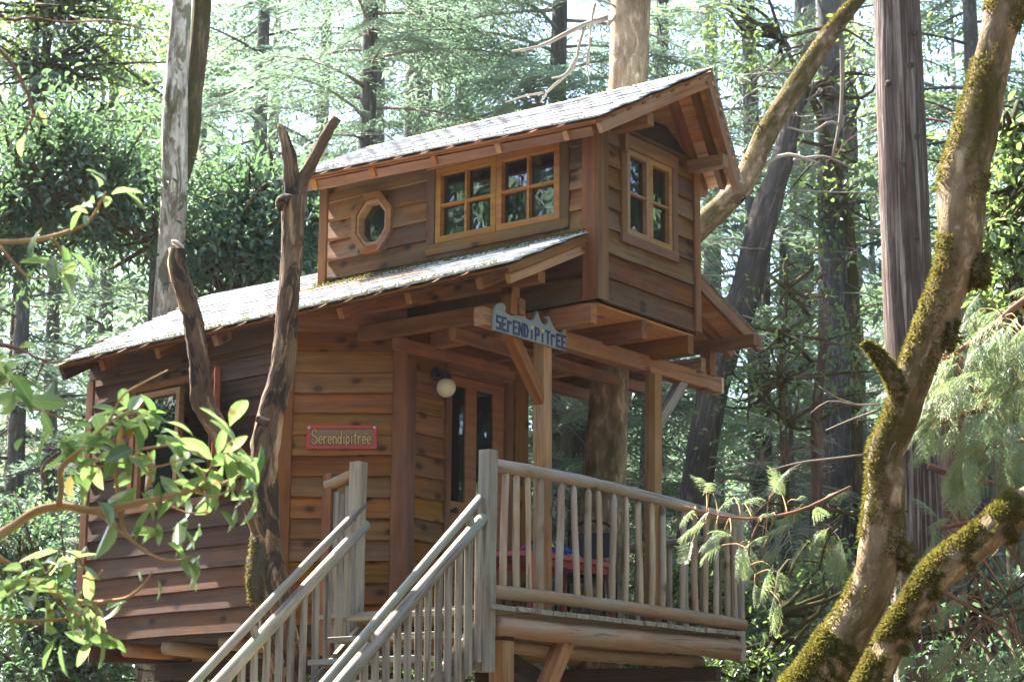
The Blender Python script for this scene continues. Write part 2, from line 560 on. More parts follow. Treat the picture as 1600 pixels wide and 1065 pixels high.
M_fir = bark('fir_bark', (0.74, 0.57, 0.39), (0.22, 0.145, 0.085), (6, 15, 15), 0.35, (0.13, 0.105, 0.025), 0.36)
M_cedar = bark('cedar_bark', (0.50, 0.41, 0.355), (0.17, 0.105, 0.085), (0.7, 19, 19), 0.9, bump_s=1.0, bdist=0.045)
M_mossy = bark('mossy_maple_bark', (0.58, 0.44, 0.285), (0.19, 0.12, 0.062), (9, 18, 18), 0.35, (0.12, 0.095, 0.02), 0.40, 3.0)
M_lichen = bark('lichen_pale_bark', (0.74, 0.67, 0.55), (0.34, 0.28, 0.20), (5, 16, 16), 0.3, (0.085, 0.075, 0.02), 0.30, 3.0, char=(0.17, 0.145, 0.085), lichen=(0.74, 0.69, 0.58))
M_brown = bark('brown_mossy_bark', (0.30, 0.215, 0.13), (0.08, 0.055, 0.035), (5, 20, 20), 0.4, (0.10, 0.09, 0.02), 0.45)
M_greyb = bark('grey_fir_bark', (0.29, 0.26, 0.235), (0.12, 0.105, 0.096), (5, 26, 26), 0.45)
M_darkb = bark('dark_bark', (0.20, 0.165, 0.14), (0.075, 0.06, 0.052), (4, 22, 22), 0.4)
M_madb = bark('madrone_bark', (0.26, 0.16, 0.11), (0.11, 0.065, 0.05), (2, 12, 12), 0.15, bump_s=0.3)
M_snag = bark('charred_snag_bark', (0.56, 0.37, 0.22), (0.12, 0.075, 0.05), (2.2, 15, 15), 0.6, lichen=None, bump_s=1.0, char=(0.035, 0.028, 0.024))
M_twig = bark('madrone_twig', (0.48, 0.31, 0.14), (0.30, 0.17, 0.08), (6, 60, 60), 0.1, bump_s=0.2)
M_redtwig = bark('red_madrone_twig', (0.27, 0.14, 0.09), (0.15, 0.075, 0.05), (6, 60, 60), 0.1, bump_s=0.2)

def foliage(name, c0, c1, trans, tfac=0.45, rough=0.5, gloss=0.06, dry=None):
    """Leaves: tone from leaf to leaf, light passing through."""
    m, nt, out = new_mat(name)
    N = NT(nt)
    a = N.n('ShaderNodeAttribute'); a.attribute_name = 'tint'
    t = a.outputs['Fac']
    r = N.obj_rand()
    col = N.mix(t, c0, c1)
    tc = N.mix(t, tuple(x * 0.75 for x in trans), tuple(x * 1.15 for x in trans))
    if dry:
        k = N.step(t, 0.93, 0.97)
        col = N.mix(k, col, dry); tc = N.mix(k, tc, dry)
    hsv = N.n('ShaderNodeHueSaturation')
    N.l(N.math('ADD', 0.48, N.math('MULTIPLY', r, 0.035)), hsv.inputs['Hue'])
    N.l(N.math('ADD', 0.85, N.math('MULTIPLY', r, 0.3)), hsv.inputs['Value'])
    N.l(col, hsv.inputs['Color'])
    d = N.n('ShaderNodeBsdfDiffuse'); N.l(hsv.outputs[0], d.inputs[0])
    tr = N.n('ShaderNodeBsdfTranslucent'); N.l(tc, tr.inputs[0])
    g = N.n('ShaderNodeBsdfGlossy'); g.inputs['Roughness'].default_value = rough
    m1 = N.n('ShaderNodeMixShader'); m1.inputs[0].default_value = tfac
    N.l(d.outputs[0], m1.inputs[1]); N.l(tr.outputs[0], m1.inputs[2])
    m2 = N.n('ShaderNodeMixShader'); m2.inputs[0].default_value = gloss
    N.l(m1.outputs[0], m2.inputs[1]); N.l(g.outputs[0], m2.inputs[2])
    N.l(m2.outputs[0], out.inputs[0])
    return m

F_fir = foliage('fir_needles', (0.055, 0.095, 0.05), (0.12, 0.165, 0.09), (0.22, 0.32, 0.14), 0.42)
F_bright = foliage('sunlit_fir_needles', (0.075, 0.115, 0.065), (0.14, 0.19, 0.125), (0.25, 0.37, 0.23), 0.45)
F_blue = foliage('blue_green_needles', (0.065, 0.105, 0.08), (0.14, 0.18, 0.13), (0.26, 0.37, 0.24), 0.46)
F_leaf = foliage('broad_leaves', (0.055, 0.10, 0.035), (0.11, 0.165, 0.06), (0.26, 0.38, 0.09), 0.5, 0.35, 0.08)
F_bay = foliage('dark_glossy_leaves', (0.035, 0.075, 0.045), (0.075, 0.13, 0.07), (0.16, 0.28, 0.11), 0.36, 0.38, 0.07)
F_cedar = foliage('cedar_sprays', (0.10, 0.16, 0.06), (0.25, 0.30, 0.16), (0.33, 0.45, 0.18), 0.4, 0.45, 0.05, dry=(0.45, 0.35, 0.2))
F_moss = foliage('moss_fur', (0.075, 0.07, 0.016), (0.20, 0.17, 0.04), (0.22, 0.19, 0.04), 0.35, 0.8, 0.0)
F_roofmoss = foliage('roof_moss', (0.07, 0.075, 0.02), (0.17, 0.16, 0.05), (0.15, 0.14, 0.04), 0.25, 0.8, 0.0)

def mat_bigleaf():
    m, nt, out = new_mat('madrone_leaf')
    N = NT(nt)
    r = N.obj_rand()
    co = N.coord()
    mid = N.n('ShaderNodeSeparateXYZ'); N.l(co, mid.inputs[0])
    vein = N.math('SUBTRACT', 1.0, N.step(N.math('ABSOLUTE', mid.outputs[1]), 0.0006, 0.0028))
    f = N.noise(co, 60, 4)
    top = N.ramp(r, [(0.0, (0.05, 0.095, 0.04)), (0.5, (0.10, 0.155, 0.06)), (0.95, (0.15, 0.20, 0.08)), (0.985, (0.42, 0.20, 0.06))])
    top = N.mix(N.math('MULTIPLY', f, 0.35), top, (0.05, 0.11, 0.03))
    top = N.mix(N.math('MULTIPLY', vein, 0.5), top, (0.30, 0.34, 0.12))
    trc = N.ramp(r, [(0.0, (0.18, 0.33, 0.08)), (0.95, (0.36, 0.50, 0.16)), (0.985, (0.55, 0.27, 0.08))])
    trc = N.mix(N.math('MULTIPLY', vein, 0.4), trc, (0.5, 0.6, 0.2))
    b = N.n('ShaderNodeBsdfPrincipled')
    sp_ = N.step(N.noise(N.vmul(co, (28, 28, 28)), 1, 3), 0.60, 0.66)
    sp_ = N.math('MULTIPLY', sp_, N.math('GREATER_THAN', N.math('FRACT', N.math('MULTIPLY', r, 7.7)), 0.55))
    top = N.mix(N.math('MULTIPLY', sp_, 0.8), top, (0.16, 0.085, 0.04))
    trc = N.mix(N.math('MULTIPLY', sp_, 0.8), trc, (0.2, 0.10, 0.04))
    N.l(top, b.inputs['Base Color']); b.inputs['Roughness'].default_value = 0.27; b.inputs['Specular IOR Level'].default_value = 0.6
    tr = N.n('ShaderNodeBsdfTranslucent'); N.l(trc, tr.inputs[0])
    mx = N.n('ShaderNodeMixShader'); mx.inputs[0].default_value = 0.44
    N.l(b.outputs[0], mx.inputs[1]); N.l(tr.outputs[0], mx.inputs[2])
    N.l(mx.outputs[0], out.inputs[0])
    return m
M_bigleaf = mat_bigleaf()

def mat_ground():
    m, nt, out = new_mat('forest_floor')
    N = NT(nt)
    co = N.coord()
    c = N.ramp(N.noise(co, 1.4, 8, 0.7), [(0.3, (0.05, 0.035, 0.02)), (0.55, (0.12, 0.085, 0.05)), (0.75, (0.09, 0.10, 0.035))])
    N.principled(out, c, 0.95, N.bump(N.noise(co, 9, 6), 0.8, 0.1), 0.1)
    return m
M_ground = mat_ground()
# ---------------------------------------------------------------- ground
def terrain(x, y):
    r = max(0.0, y - 21)
    back = max(0.0, -y - 8)
    return -0.25 + 0.10 * math.sin(x * 0.4) * math.cos(y * 0.33) + 0.17 * r + 0.0006 * r * r + 0.05 * back
def make_ground():
    nx, ny = 90, 110
    xs = np.sign(np.linspace(-1, 1, nx)) * np.abs(np.linspace(-1, 1, nx)) ** 1.7 * 180
    ys = np.r_[np.linspace(-160, 0, 25), np.linspace(1.5, 90, 65), np.linspace(95, 300, 20)]
    vs = [(x, y, terrain(x, min(y, 130))) for y in ys for x in xs]
    fs = [(j * nx + i, j * nx + i + 1, (j + 1) * nx + i + 1, (j + 1) * nx + i) for j in range(ny - 1) for i in range(nx - 1)]
    o = mobj('ground', mesh('ground', vs, fs, M_ground, True), Matrix.Identity(4))
    tag(o, kind='structure')
make_ground()

# ---------------------------------------------------------------- the treehouse
house = thing('treehouse', 'brown cedar treehouse with a loft, grey shingle roofs and a railed porch', 'treehouse', L(0.5, 2.2, 0))

def subpart(me, name, M, parent):
    return mobj(name, me, M, parent)

def plank(parent, P0, dv, nv, poly, mat, name='plank', t=0.024, lap=0.024, wav=0.005):
    """Lap siding board. poly: a0,z0,a1,z1 with optional top heights at both ends; foot proud of head."""
    a0, a1, zb, zt0, zt1 = poly
    n = max(2, min(4, int((a1 - a0) / 0.35) + 1))
    zc, ac = zb, (a0 + a1) / 2
    vs, fs = [], []
    hmax = max(zt0, zt1) - zb
    for i in range(n + 1):
        k = i / n
        a = a0 + (a1 - a0) * k - ac
        zt = zt0 + (zt1 - zt0) * k
        dz = rnd.uniform(-wav, wav)
        fr = (zt - zb) / max(hmax, 1e-6)
        o = lap
        vs += [(a, dz, o), (a, dz, o + t), (a, zt - zb, o * (1 - fr) + 0.004 + t * 0.6), (a, zt - zb, o * (1 - fr) + 0.002)]
    for i in range(n):
        b = i * 4
        for j in range(4):
            fs.append((b + j, b + 4 + j, b + 4 + (j + 1) % 4, b + (j + 1) % 4))
    fs.append((3, 2, 1, 0)); fs.append((n * 4, n * 4 + 1, n * 4 + 2, n * 4 + 3))
    fs = [tuple(reversed(f)) for f in fs]
    c = P0 + dv * ac + V(0, 0, zc)
    return mobj(name, mesh(name, vs, fs, mat), frame(dv, (0, 0, 1), nv, c), parent)

class Wall:
    """A sided wall seen from outside: starts at its left end. Coordinates a (to the right), z, n (outwards)."""
    def __init__(s, p0, p1, back=True, z0=0, z1=0, openings=(), top=None, mat=None):
        s.P0 = L(p0[0], p0[1], 0)
        e = L(p1[0], p1[1], 0) - s.P0
        s.len = np.linalg.norm(e)
        s.d = e / s.len
        s.n = np.cross(s.d, V(0, 0, 1))
        s.op = list(openings)
        s.z0, s.z1 = z0, z1
        s.top = top or (lambda a: z1)
        if back:
            s.o = s.backing(mat)
    def p(s, a, z, n=0.0):
        return s.P0 + s.d * a + V(0, 0, z) + s.n * n
    def M(s, a, z, n=0.0):
        return frame(s.d, (0, 0, 1), s.n, s.p(a, z, n))
    def backing(s, mat):
        A = sorted({0, s.len, *[o[0] for o in s.op], *[o[1] for o in s.op]})
        Z = sorted({s.z0, s.z1, *[o[2] for o in s.op], *[o[3] for o in s.op]})
        vs, fs = [], []
        for i in range(len(A) - 1):
            for j in range(len(Z) - 1):
                am, zm = (A[i] + A[i + 1]) / 2, (Z[j] + Z[j + 1]) / 2
                if any(o[0] < am < o[1] and o[2] < zm < o[3] for o in s.op): continue
                k = len(vs)
                ta, tb = s.top(A[i]), s.top(A[i + 1])
                last = j == len(Z) - 2
                vs += [(A[i], Z[j], 0), (A[i + 1], Z[j], 0), (A[i + 1], tb if last else min(tb, Z[j + 1]), 0), (A[i], ta if last else min(ta, Z[j + 1]), 0)]
                fs.append((k, k + 1, k + 2, k + 3))
        return mobj('wall', mesh('wall', vs, fs, mat or M_dark), frame(s.d, (0, 0, 1), s.n, s.P0), house)
    def side(s, rows, mat, a0=0.0, a1=None, lap=0.024):
        a1 = s.len if a1 is None else a1
        z = s.z0
        for h in rows:
            zt = z + h + 0.012
            segs = [(a0, a1, z, zt)]
            for o in s.op:
                nxt = []
                for (p, q, b, t) in segs:
                    if q <= o[0] or p >= o[1] or t <= o[2] + 0.01 or b >= o[3] - 0.01:
                        nxt.append((p, q, b, t)); continue
                    if p < o[0]: nxt.append((p, o[0], b, t))
                    if q > o[1]: nxt.append((o[1], q, b, t))
                    if b < o[2] - 0.02: nxt.append((max(p, o[0]), min(q, o[1]), b, o[2]))
                    if t > o[3] + 0.02: nxt.append((max(p, o[0]), min(q, o[1]), o[3], t))
                segs = nxt
            for (p, q, b, t) in segs:
                tp, tq = min(t, s.top(p)), min(t, s.top(q))
                if tp <= b + 0.01 and tq <= b + 0.01: continue
                if tp <= b + 0.01 or tq <= b + 0.01:
                    lo, hi = (p, q) if tp <= b + 0.01 else (q, p)
                    for _ in range(20):
                        m_ = (lo + hi) / 2
                        if s.top(m_) > b + 0.01: hi = m_
                        else: lo = m_
                    if tp <= b + 0.01: p, tp = hi, min(t, s.top(hi))
                    else: q, tq = hi, min(t, s.top(hi))
                if q - p < 0.015: continue
                plank(s.o, s.P0, s.d, s.n, (p, q, b, tp, tq), mat, lap=lap)
            z += h
    def bar(s, name, parent, a0, a1, z0, z1, n0, n1, mat, jit=0.002):
        """A squared bar on the wall face, grain along its longer side."""
        v, f = [], []
        w_, h_ = a1 - a0, z1 - z0
        ver = h_ > w_
        ln, wd, th = (h_, w_, n1 - n0) if ver else (w_, h_, n1 - n0)
        c = min(0.004, wd / 5, th / 4)
        y, t = wd / 2, th / 2
        sec = [(-y, -t), (y, -t), (y, t - c), (y - c, t), (-y + c, t), (-y, t - c)]
        for i in range(3):
            o = rnd.uniform(-jit, jit)
            for q in sec: v.append((-ln / 2 + ln * i / 2, q[0] + o, q[1]))
        for i in range(2):
            for j in range(6):
                q, r = i * 6 + j, i * 6 + (j + 1) % 6
                f.append((q, r, r + 6, q + 6))
        f += [tuple(range(5, -1, -1)), tuple(range(12, 18))]
        x = V(0, 0, 1) if ver else s.d
        yv = -s.d if ver else V(0, 0, 1)
        return mobj(name, mesh(name, v, f, mat), frame(x, yv, s.n, s.p((a0 + a1) / 2, (z0 + z1) / 2, (n0 + n1) / 2)), parent)
    def casing(s, a0, a1, z0, z1, wd, mat, n0=0.02, n1=0.048, sill=True, head=None):
        hd = head or wd
        s.bar('window_trim', s.o, a0 - wd, a1 + wd, z1, z1 + hd, n0, n1 + 0.004, mat)
        s.bar('window_trim', s.o, a0 - wd, a1 + wd, z0 - wd, z0, n0, n1 + 0.004, mat)
        s.bar('window_trim', s.o, a0 - wd, a0, z0, z1, n0, n1, mat)
        s.bar('window_trim', s.o, a1, a1 + wd, z0, z1, n0, n1, mat)
    def sash(s, a0, a1, z0, z1, nx, nz, n0, n1, fw, mw, mat, name='window'):
        """A glazed sash: frame and glazing bars one mesh, every pane a piece of its own."""
        ac, zc, nc = (a0 + a1) / 2, (z0 + z1) / 2, (n0 + n1) / 2
        m = MB()
        def bx(p, q, b, t, k0=n0, k1=n1):
            m.box((p - ac, b - zc, k0 - nc), (q - ac, t - zc, k1 - nc))
        bx(a0, a1, z0, z0 + fw); bx(a0, a1, z1 - fw, z1)
        bx(a0, a0 + fw, z0 + fw, z1 - fw); bx(a1 - fw, a1, z0 + fw, z1 - fw)
        ia, ib, iz, it = a0 + fw, a1 - fw, z0 + fw, z1 - fw
        pw, ph = (ib - ia - mw * (nx - 1)) / nx, (it - iz - mw * (nz - 1)) / nz
        for i in range(1, nx):
            x = ia + i * pw + (i - 1) * mw
            bx(x, x + mw, iz, it, n0 + 0.006, n1 - 0.006)
        for j in range(1, nz):
            y = iz + j * ph + (j - 1) * mw
            for i in range(nx):
                x = ia + i * (pw + mw)
                bx(x, x + pw, y, y + mw, n0 + 0.006, n1 - 0.007)
        w_ = mobj(name, mesh(name, m.v, m.f, mat), s.M(ac, zc, nc), house)
        for i in range(nx):
            for j in range(nz):
                x, y = ia + i * (pw + mw), iz + j * (ph + mw)
                v, f = box_vf((-pw / 2 - 0.002, -ph / 2 - 0.002, -0.002), (pw / 2 + 0.002, ph / 2 + 0.002, 0.002))
                tl = Matrix.Rotation(rnd.uniform(-0.012, 0.012), 4, 'X') @ Matrix.Rotation(rnd.uniform(-0.012, 0.012), 4, 'Y')
                mobj('pane', mesh('pane', v, f, M_glass), s.M(x + pw / 2, y + ph / 2, n0 + 0.009) @ tl, w_)
        return w_

# lower storey ---------------------------------------------------
AE, AB, BC, CE = (-0.649, 4.71), (-0.814, 2.354), (-0.279, 1.604), (1.118, 1.519)
def rf(u, v):  # underside of the lower left roof
    s = (v - 0.03) / 4.69
    return 5.25 - 0.13 * s + (u + 1.06) / 1.73 * (0.80 + 0.14 * s) - 0.085
wa = Wall(AE, AB, z0=2.855, z1=5.2, openings=[(0.62, 1.60, 3.92, 4.86)], top=lambda a: rf(-0.66 - 0.07 * a, 4.71 - a))
wa.side([0.185, 0.155, 0.16, 0.165, 0.16, 0.165, 0.16, 0.165, 0.16, 0.165, 0.16, 0.165, 0.16, 0.16, 0.16], M_redbrown, 0.0, None, 0.014)
wa.bar('frieze_board', wa.o, 0.0, wa.len - 0.06, 5.035, 5.235, 0.045, 0.07, M_redbrown, 0.001)
wa.bar('corner_trim', wa.o, -0.03, 0.06, 2.87, 5.03, 0.045, 0.068, M_trim)
wa.casing(0.62, 1.60, 3.92, 4.86, 0.06, M_trim, 0.03, 0.055)
wa.sash(0.63, 1.17, 3.93, 4.845, 1, 2, -0.01, 0.045, 0.045, 0.02, M_frame)
# the right-hand sash stands open, seen edge-on
hinge = wa.p(1.60, 0, 0.06)
out = nrm(V(*(CAM - hinge)[:2], 0)); 
osv, osf = [], []
ob = MB()
for (p, q, b, t) in ((0, 0.46, 0, 0.045), (0, 0.46, 0.86, 0.905), (0, 0.045, 0.045, 0.86), (0.415, 0.46, 0.045, 0.86)):
    ob.box((p, b, -0.02), (q, t, 0.02))
od = nrm(out * 0.94 + wa.d * 0.34 * 0.3)
osash = mobj('window', mesh('window', ob.v, ob.f, M_red), frame(od, (0, 0, 1), np.cross(od, V(0, 0, 1)), hinge + V(0, 0, 3.945)), house)
v, f = box_vf((0.043, 0.043, -0.002), (0.417, 0.862, 0.002))
mobj('pane', mesh('pane', v, f, M_glass), WM[osash.name].copy(), osash)
tag(osash, 'red casement sash swung wide open')

wb_ = Wall(AB, BC, z0=2.88, z1=5.36, top=lambda a: rf(-0.814 + 0.58 * a, 2.354 - 0.81 * a))
wb_.side([0.16] * 14 + [0.16, 0.16], M_siding, 0.03)
wb_.bar('corner_trim', wb_.o, -0.02, 0.085, 2.88, 5.13, 0.042, 0.066, M_trim)
wb_.bar('corner_trim', wb_.o, wb_.len - 0.075, wb_.len + 0.035, 2.88, 5.12, 0.042, 0.066, M_trim)
wb_.bar('frieze_board', wb_.o, 0.02, wb_.len + 0.02, 5.13, 5.30, 0.044, 0.066, M_beam)
wc = Wall(BC, CE, z0=2.88, z1=5.2, openings=[(0.49, 1.13, 2.93, 4.87)])
wc.side([0.163] * 13 + [0.16], M_siding, 0.06)
wc.bar('corner_trim', wc.o, -0.03, 0.075, 2.88, 5.0, 0.042, 0.07, M_trim)
wc.bar('frieze_board', wc.o, 0.0, wc.len, 5.0, 5.17, 0.046, 0.068, M_trim)
wc.bar('door_trim', wc.o, 0.425, 0.488, 2.92, 4.90, 0.03, 0.06, M_trim)
wc.bar('door_trim', wc.o, 1.132, 1.22, 2.92, 4.90, 0.03, 0.06, M_trim)
wc.bar('door_trim', wc.o, 0.425, 1.22, 4.90, 4.99, 0.03, 0.062, M_trim)
wc.bar('corner_trim', wc.o, 1.23, wc.len, 2.88, 4.99, 0.04, 0.066, M_siding)
# door: two tall narrow panes over a panel
dm = MB()
for (p, q, b, t) in ((0.492, 0.512, 2.94, 4.865), (1.0, 1.128, 2.94, 4.865), (0.512, 1.0, 4.79, 4.865), (0.512, 1.0, 3.72, 3.875), (0.512, 1.0, 2.94, 3.10), (0.675, 0.80, 3.875, 4.79), (0.675, 0.80, 3.10, 3.72)):
    dm.box((p - 0.8, b - 3.9, -0.02), (q - 0.8, t - 3.9, 0.02))
for (p, q) in ((0.512, 0.675), (0.80, 1.0)):
    dm.box((p - 0.8, 3.10 - 3.9, -0.010), (q - 0.8, 3.72 - 3.9, 0.010))
door = mobj('door', mesh('door', dm.v, dm.f, M_door), wc.M(0.8, 3.9, 0.015), house)
for (p, q) in ((0.512, 0.675), (0.80, 1.0)):
    v, f = box_vf((p - 0.802, 3.875 - 3.902, -0.003), (q - 0.798, 4.79 - 3.898, 0.003))
    mobj('pane', mesh('pane', v, f, M_glass), wc.M(0.8, 3.9, 0.015), door)
knob = MB()
kv, kf, _ = tube_vf([(0, 0, 0, .022), (0, 0, .008, .022), (0, 0, .012, .009), (0, 0, .045, .009), (0, 0, .05, .02), (0, 0, .07, .026), (0, 0, .085, .016)], 12)
mobj('handle', mesh('handle', kv, kf, M_iron, True), wc.M(0.50, 3.79, 0.035), door)
# hidden sides close the room
for p, q in ((CE, (1.95, 2.30)), ((1.95, 2.30), (2.0, 4.70)), ((2.0, 4.70), AE)):
    wq = Wall(p, q, z0=2.86, z1=5.40 if q[0] < 2 else 5.3, mat=M_siding)
    wq.side([0.5, 0.5, 0.5, 0.5, 0.45], M_siding)
for (nm, z, poly) in (('floor', 2.87, [AE, AB, BC, CE, (1.95, 2.3), (2.0, 4.7)]), ):
    pts = [L(p[0], p[1], z) for p in poly]
    vs = [tuple(p) for p in pts] + [tuple(p - V(0, 0, .05)) for p in pts]
    n = len(pts)
    mobj(nm, mesh(nm, vs, [tuple(range(n - 1, -1, -1)), tuple(range(n, 2 * n))] + [(i, (i + 1) % n, (i + 1) % n + n, i + n) for i in range(n)], M_dark), Matrix.Identity(4), house)

# loft ------------------------------------------------------------
DW = 1.341
def gab(u):  # underside of the loft roof at the front
    return 6.60 + (min(u, DW - u)) * 0.54
wl = Wall((0, 2.73), (0, 0), z0=5.197, z1=6.60, openings=[(1.217, 2.433, 5.86, 6.475), (0.563 - .155, 0.563 + .155, 6.148 - .178, 6.148 + .178)])
oc, oz_ = 0.563, 6.148
wl.side([0.19, 0.19, 0.165, 0.165, 0.165, 0.165, 0.165, 0.165, 0.15], M_dormer, 0.05, 2.66)
wl.bar('corner_trim', wl.o, -0.01, 0.075, 5.30, 6.55, 0.044, 0.068, M_trim)
wl.bar('corner_trim', wl.o, 2.65, 2.73 + 0.043, 5.20, 6.55, 0.044, 0.068, M_trim)
wl.bar('frieze_board', wl.o, 0.0, 2.64, 6.52, 6.60, 0.05, 0.075, M_trim)
wl.casing(1.217, 2.433, 5.86, 6.475, 0.085, M_dormer, 0.03, 0.058)
wl.sash(1.222, 1.822, 5.865, 6.47, 2, 2, -0.005, 0.05, 0.05, 0.022, M_frame)
wl.sash(1.828, 2.428, 5.865, 6.47, 2, 2, -0.005, 0.05, 0.05, 0.022, M_frame)
# eight-sided window: outer ring of mitred trim, inner ring, pane
def octagon(rad_o, rad_i, n0, n1, mat, name, parent, split):
    an = [math.pi / 8 + k * math.pi / 4 for k in range(8)]
    P = lambda r, k, n: (r * math.cos(an[k % 8]) * 0.93, r * math.sin(an[k % 8]) * 1.1, n)
    first = None
    m = MB()
    for k in range(8):
        v = [P(rad_i, k, n0), P(rad_o, k, n0), P(rad_o, k + 1, n0), P(rad_i, k + 1, n0), P(rad_i, k, n1), P(rad_o, k, n1), P(rad_o, k + 1, n1), P(rad_i, k + 1, n1)]
        f = [(0, 3, 2, 1), (4, 5, 6, 7), (0, 1, 5, 4), (1, 2, 6, 5), (2, 3, 7, 6), (3, 0, 4, 7)]
        if split:
            mobj('window_trim', mesh('window_trim', v, f, mat), wl.M(oc, oz_, 0), parent)
        else:
            m.add(v, f)
    if not split:
        return mobj(name, mesh(name, m.v, m.f, mat), wl.M(oc, oz_, 0), parent)
ow = octagon(0.186, 0.160, -0.03, 0.058, M_frame, 'window', house, False)
octagon(0.247, 0.188, 0.03, 0.072, M_trim, '', ow, True)
an = [math.pi / 8 + k * math.pi / 4 for k in range(8)]
v = [(0.162 * math.cos(a) * .93, 0.162 * math.sin(a) * 1.1, z) for z in (-0.018, -0.014) for a in an]
mobj('pane', mesh('pane', v, [tuple(range(7, -1, -1)), tuple(range(8, 16))] + [(i, (i + 1) % 8, (i + 1) % 8 + 8, i + 8) for i in range(8)], M_glass), wl.M(oc, oz_, 0), ow)
tag(ow, 'eight-sided window with a mitred wooden surround')

wf = Wall((0, 0), (DW, 0), z0=5.197, z1=6.60, openings=[(0.335, 0.965, 5.775, 6.455)], top=gab)
wf.side([0.19, 0.19, 0.19] + [0.165] * 8, M_dormer, 0.05, DW - 0.05)
wf.bar('corner_trim', wf.o, -0.066, 0.07, 5.20, 6.55, 0.044, 0.066, M_trim)
wf.bar('corner_trim', wf.o, DW - 0.07, DW + 0.01, 5.20, 6.55, 0.044, 0.066, M_trim)
wf.casing(0.335, 0.965, 5.775, 6.455, 0.075, M_trim, 0.03, 0.058, head=0.10)
wf.sash(0.338, 0.648, 5.78, 6.45, 1, 2, 0.0, 0.05, 0.042, 0.018, M_frame)
wf.sash(0.652, 0.962, 5.78, 6.45, 1, 2, 0.0, 0.05, 0.042, 0.018, M_frame)
wr = Wall((DW, 0), (DW, 2.73), z0=5.197, z1=6.60, mat=M_dormer)
wr.side([0.19, 0.19, 0.165, 0.165, 0.165, 0.165, 0.165, 0.165], M_dormer)
wk = Wall((DW, 2.73), (0, 2.73), z0=5.197, z1=6.60, mat=M_dormer, top=gab)
# loft floor boards seen from below between the joists
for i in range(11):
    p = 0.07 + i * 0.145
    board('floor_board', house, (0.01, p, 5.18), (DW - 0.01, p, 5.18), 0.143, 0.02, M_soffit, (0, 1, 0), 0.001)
for u in (-0.03, 0.62, 1.27):
    board('joist', house, (u, -0.01 if u > 0 else 0.0, 5.098), (u, 2.6, 5.098), 0.15, 0.075, M_beam if u < 0 else M_trim, (0, 0, 1), 0.002)
for u in (-0.50, 1.95):
    board('joist', house, (u, 0.30, 5.095), (u, 1.86, 5.095), 0.12, 0.07, M_beam, (0, 0, 1), 0.002)
for v_ in (0.95, 1.5):
    board('joist', house, (-0.5, v_, 4.985), (2.0, v_, 4.985), 0.09, 0.07, M_beam, (0, 0, 1), 0.002)

# roofs -----------------------------------------------------------
class Slope:
    """Roof slope between eave (s along it, front to rear) and ridge."""
    def __init__(s, E0, E1, R1, R0):
        s.c = [L(*q) for q in (E0, E1, R1, R0)]
    def p(s, a, b):
        c = s.c
        return (c[0] * (1 - a) + c[1] * a) * (1 - b) + (c[3] * (1 - a) + c[2] * a) * b
    def fr(s, a, b):
        ds = nrm(s.p(a + .01, b) - s.p(a - .01, b)); dt = s.p(a, b + .01) - s.p(a, b - .01)
        dt = nrm(dt - ds * (ds @ dt))
        n = np.cross(ds, dt)
        if n[2] < 0: n = -n
        return ds, dt, n
def roof(name, slopes, thick):
    m = MB()
    vs, fs = [], []
    for s in slopes:
        n = [s.fr(a, b)[2] for a, b in ((0, 0), (1, 0), (1, 1), (0, 1))]
        top = [s.p(a, b) - q * 0.012 for (a, b), q in zip(((0, 0), (1, 0), (1, 1), (0, 1)), n)]
        bot = [p - q * thick for p, q in zip(top, n)]
        k = len(vs)
        vs += top + bot
        fs += [tuple(k + i for i in q) for q in ((0, 1, 2, 3), (7, 6, 5, 4), (0, 4, 5, 1), (1, 5, 6, 2), (2, 6, 7, 3), (3, 7, 4, 0))]
    return mobj(name, mesh(name, np.array(vs), fs, M_trim), Matrix.Identity(4), house)
def shingle_mesh(wd, ln, seed):
    g = random.Random(seed)
    n = 4
    vs, fs = [], []
    for i in range(n + 1):
        x = -wd / 2 + wd * i / n
        e = g.uniform(-0.003, 0.003)
        h = g.uniform(0.0, 0.002)
        vs += [(x, -ln / 2 + e, 0.0), (x, -ln / 2 + e, 0.013 + h), (x, ln / 2, 0.004), (x, ln / 2, 0.0)]
    for i in range(n):
        for j in range(4):
            q = i * 4
            fs.append((q + j, q + (j + 1) % 4, q + 4 + (j + 1) % 4, q + 4 + j))
    fs.append((3, 2, 1, 0)); fs.append((n * 4, n * 4 + 1, n * 4 + 2, n * 4 + 3))
    fs = [tuple(reversed(f)) for f in fs]
    return mesh('shingle', vs, fs, M_shingle)
def shingles(parent, sl, rows, exp_t, wd, skip=None, over=0.02):
    vari = [shingle_mesh(wd * k, 0.19, 40 + i) for i, k in enumerate((0.96, 0.99, 0.92, 0.97))]
    S_len = np.linalg.norm(sl.p(1, 0) - sl.p(0, 0)); T_len = np.linalg.norm(sl.p(.5, 1) - sl.p(.5, 0))
    ncol = int(S_len / wd)
    k = 0
    for r in range(rows):
        t = (r * exp_t + 0.095 - over) / T_len
        for c in range(ncol + 1):
            s = (c + (0.5 if r % 2 else 0.0)) / ncol
            if s > 1 or (s == 0 and r % 2): continue
            s = min(max(s, 0.35 / ncol), 1 - 0.35 / ncol)
            if t > 1.02 or (skip and skip(s, t)): continue
            ds, dt, n = sl.fr(s, min(t, .98))
            tilt = 0.055 + rnd.uniform(-0.006, 0.008)
            dt2 = nrm(dt - n * tilt)
            n2 = np.cross(ds, dt2)
            if n2[2] < 0: n2 = -n2; 
            ds2 = np.cross(dt2, n2)
            rot = Matrix.Rotation(rnd.uniform(-.015, .015), 4, 'Z')
            mobj('shingle', vari[k % 4], frame(ds2, dt2, n2, sl.p(s, t) + n * (0.004 + rnd.uniform(0, .004))) @ rot, parent)
            k += 1
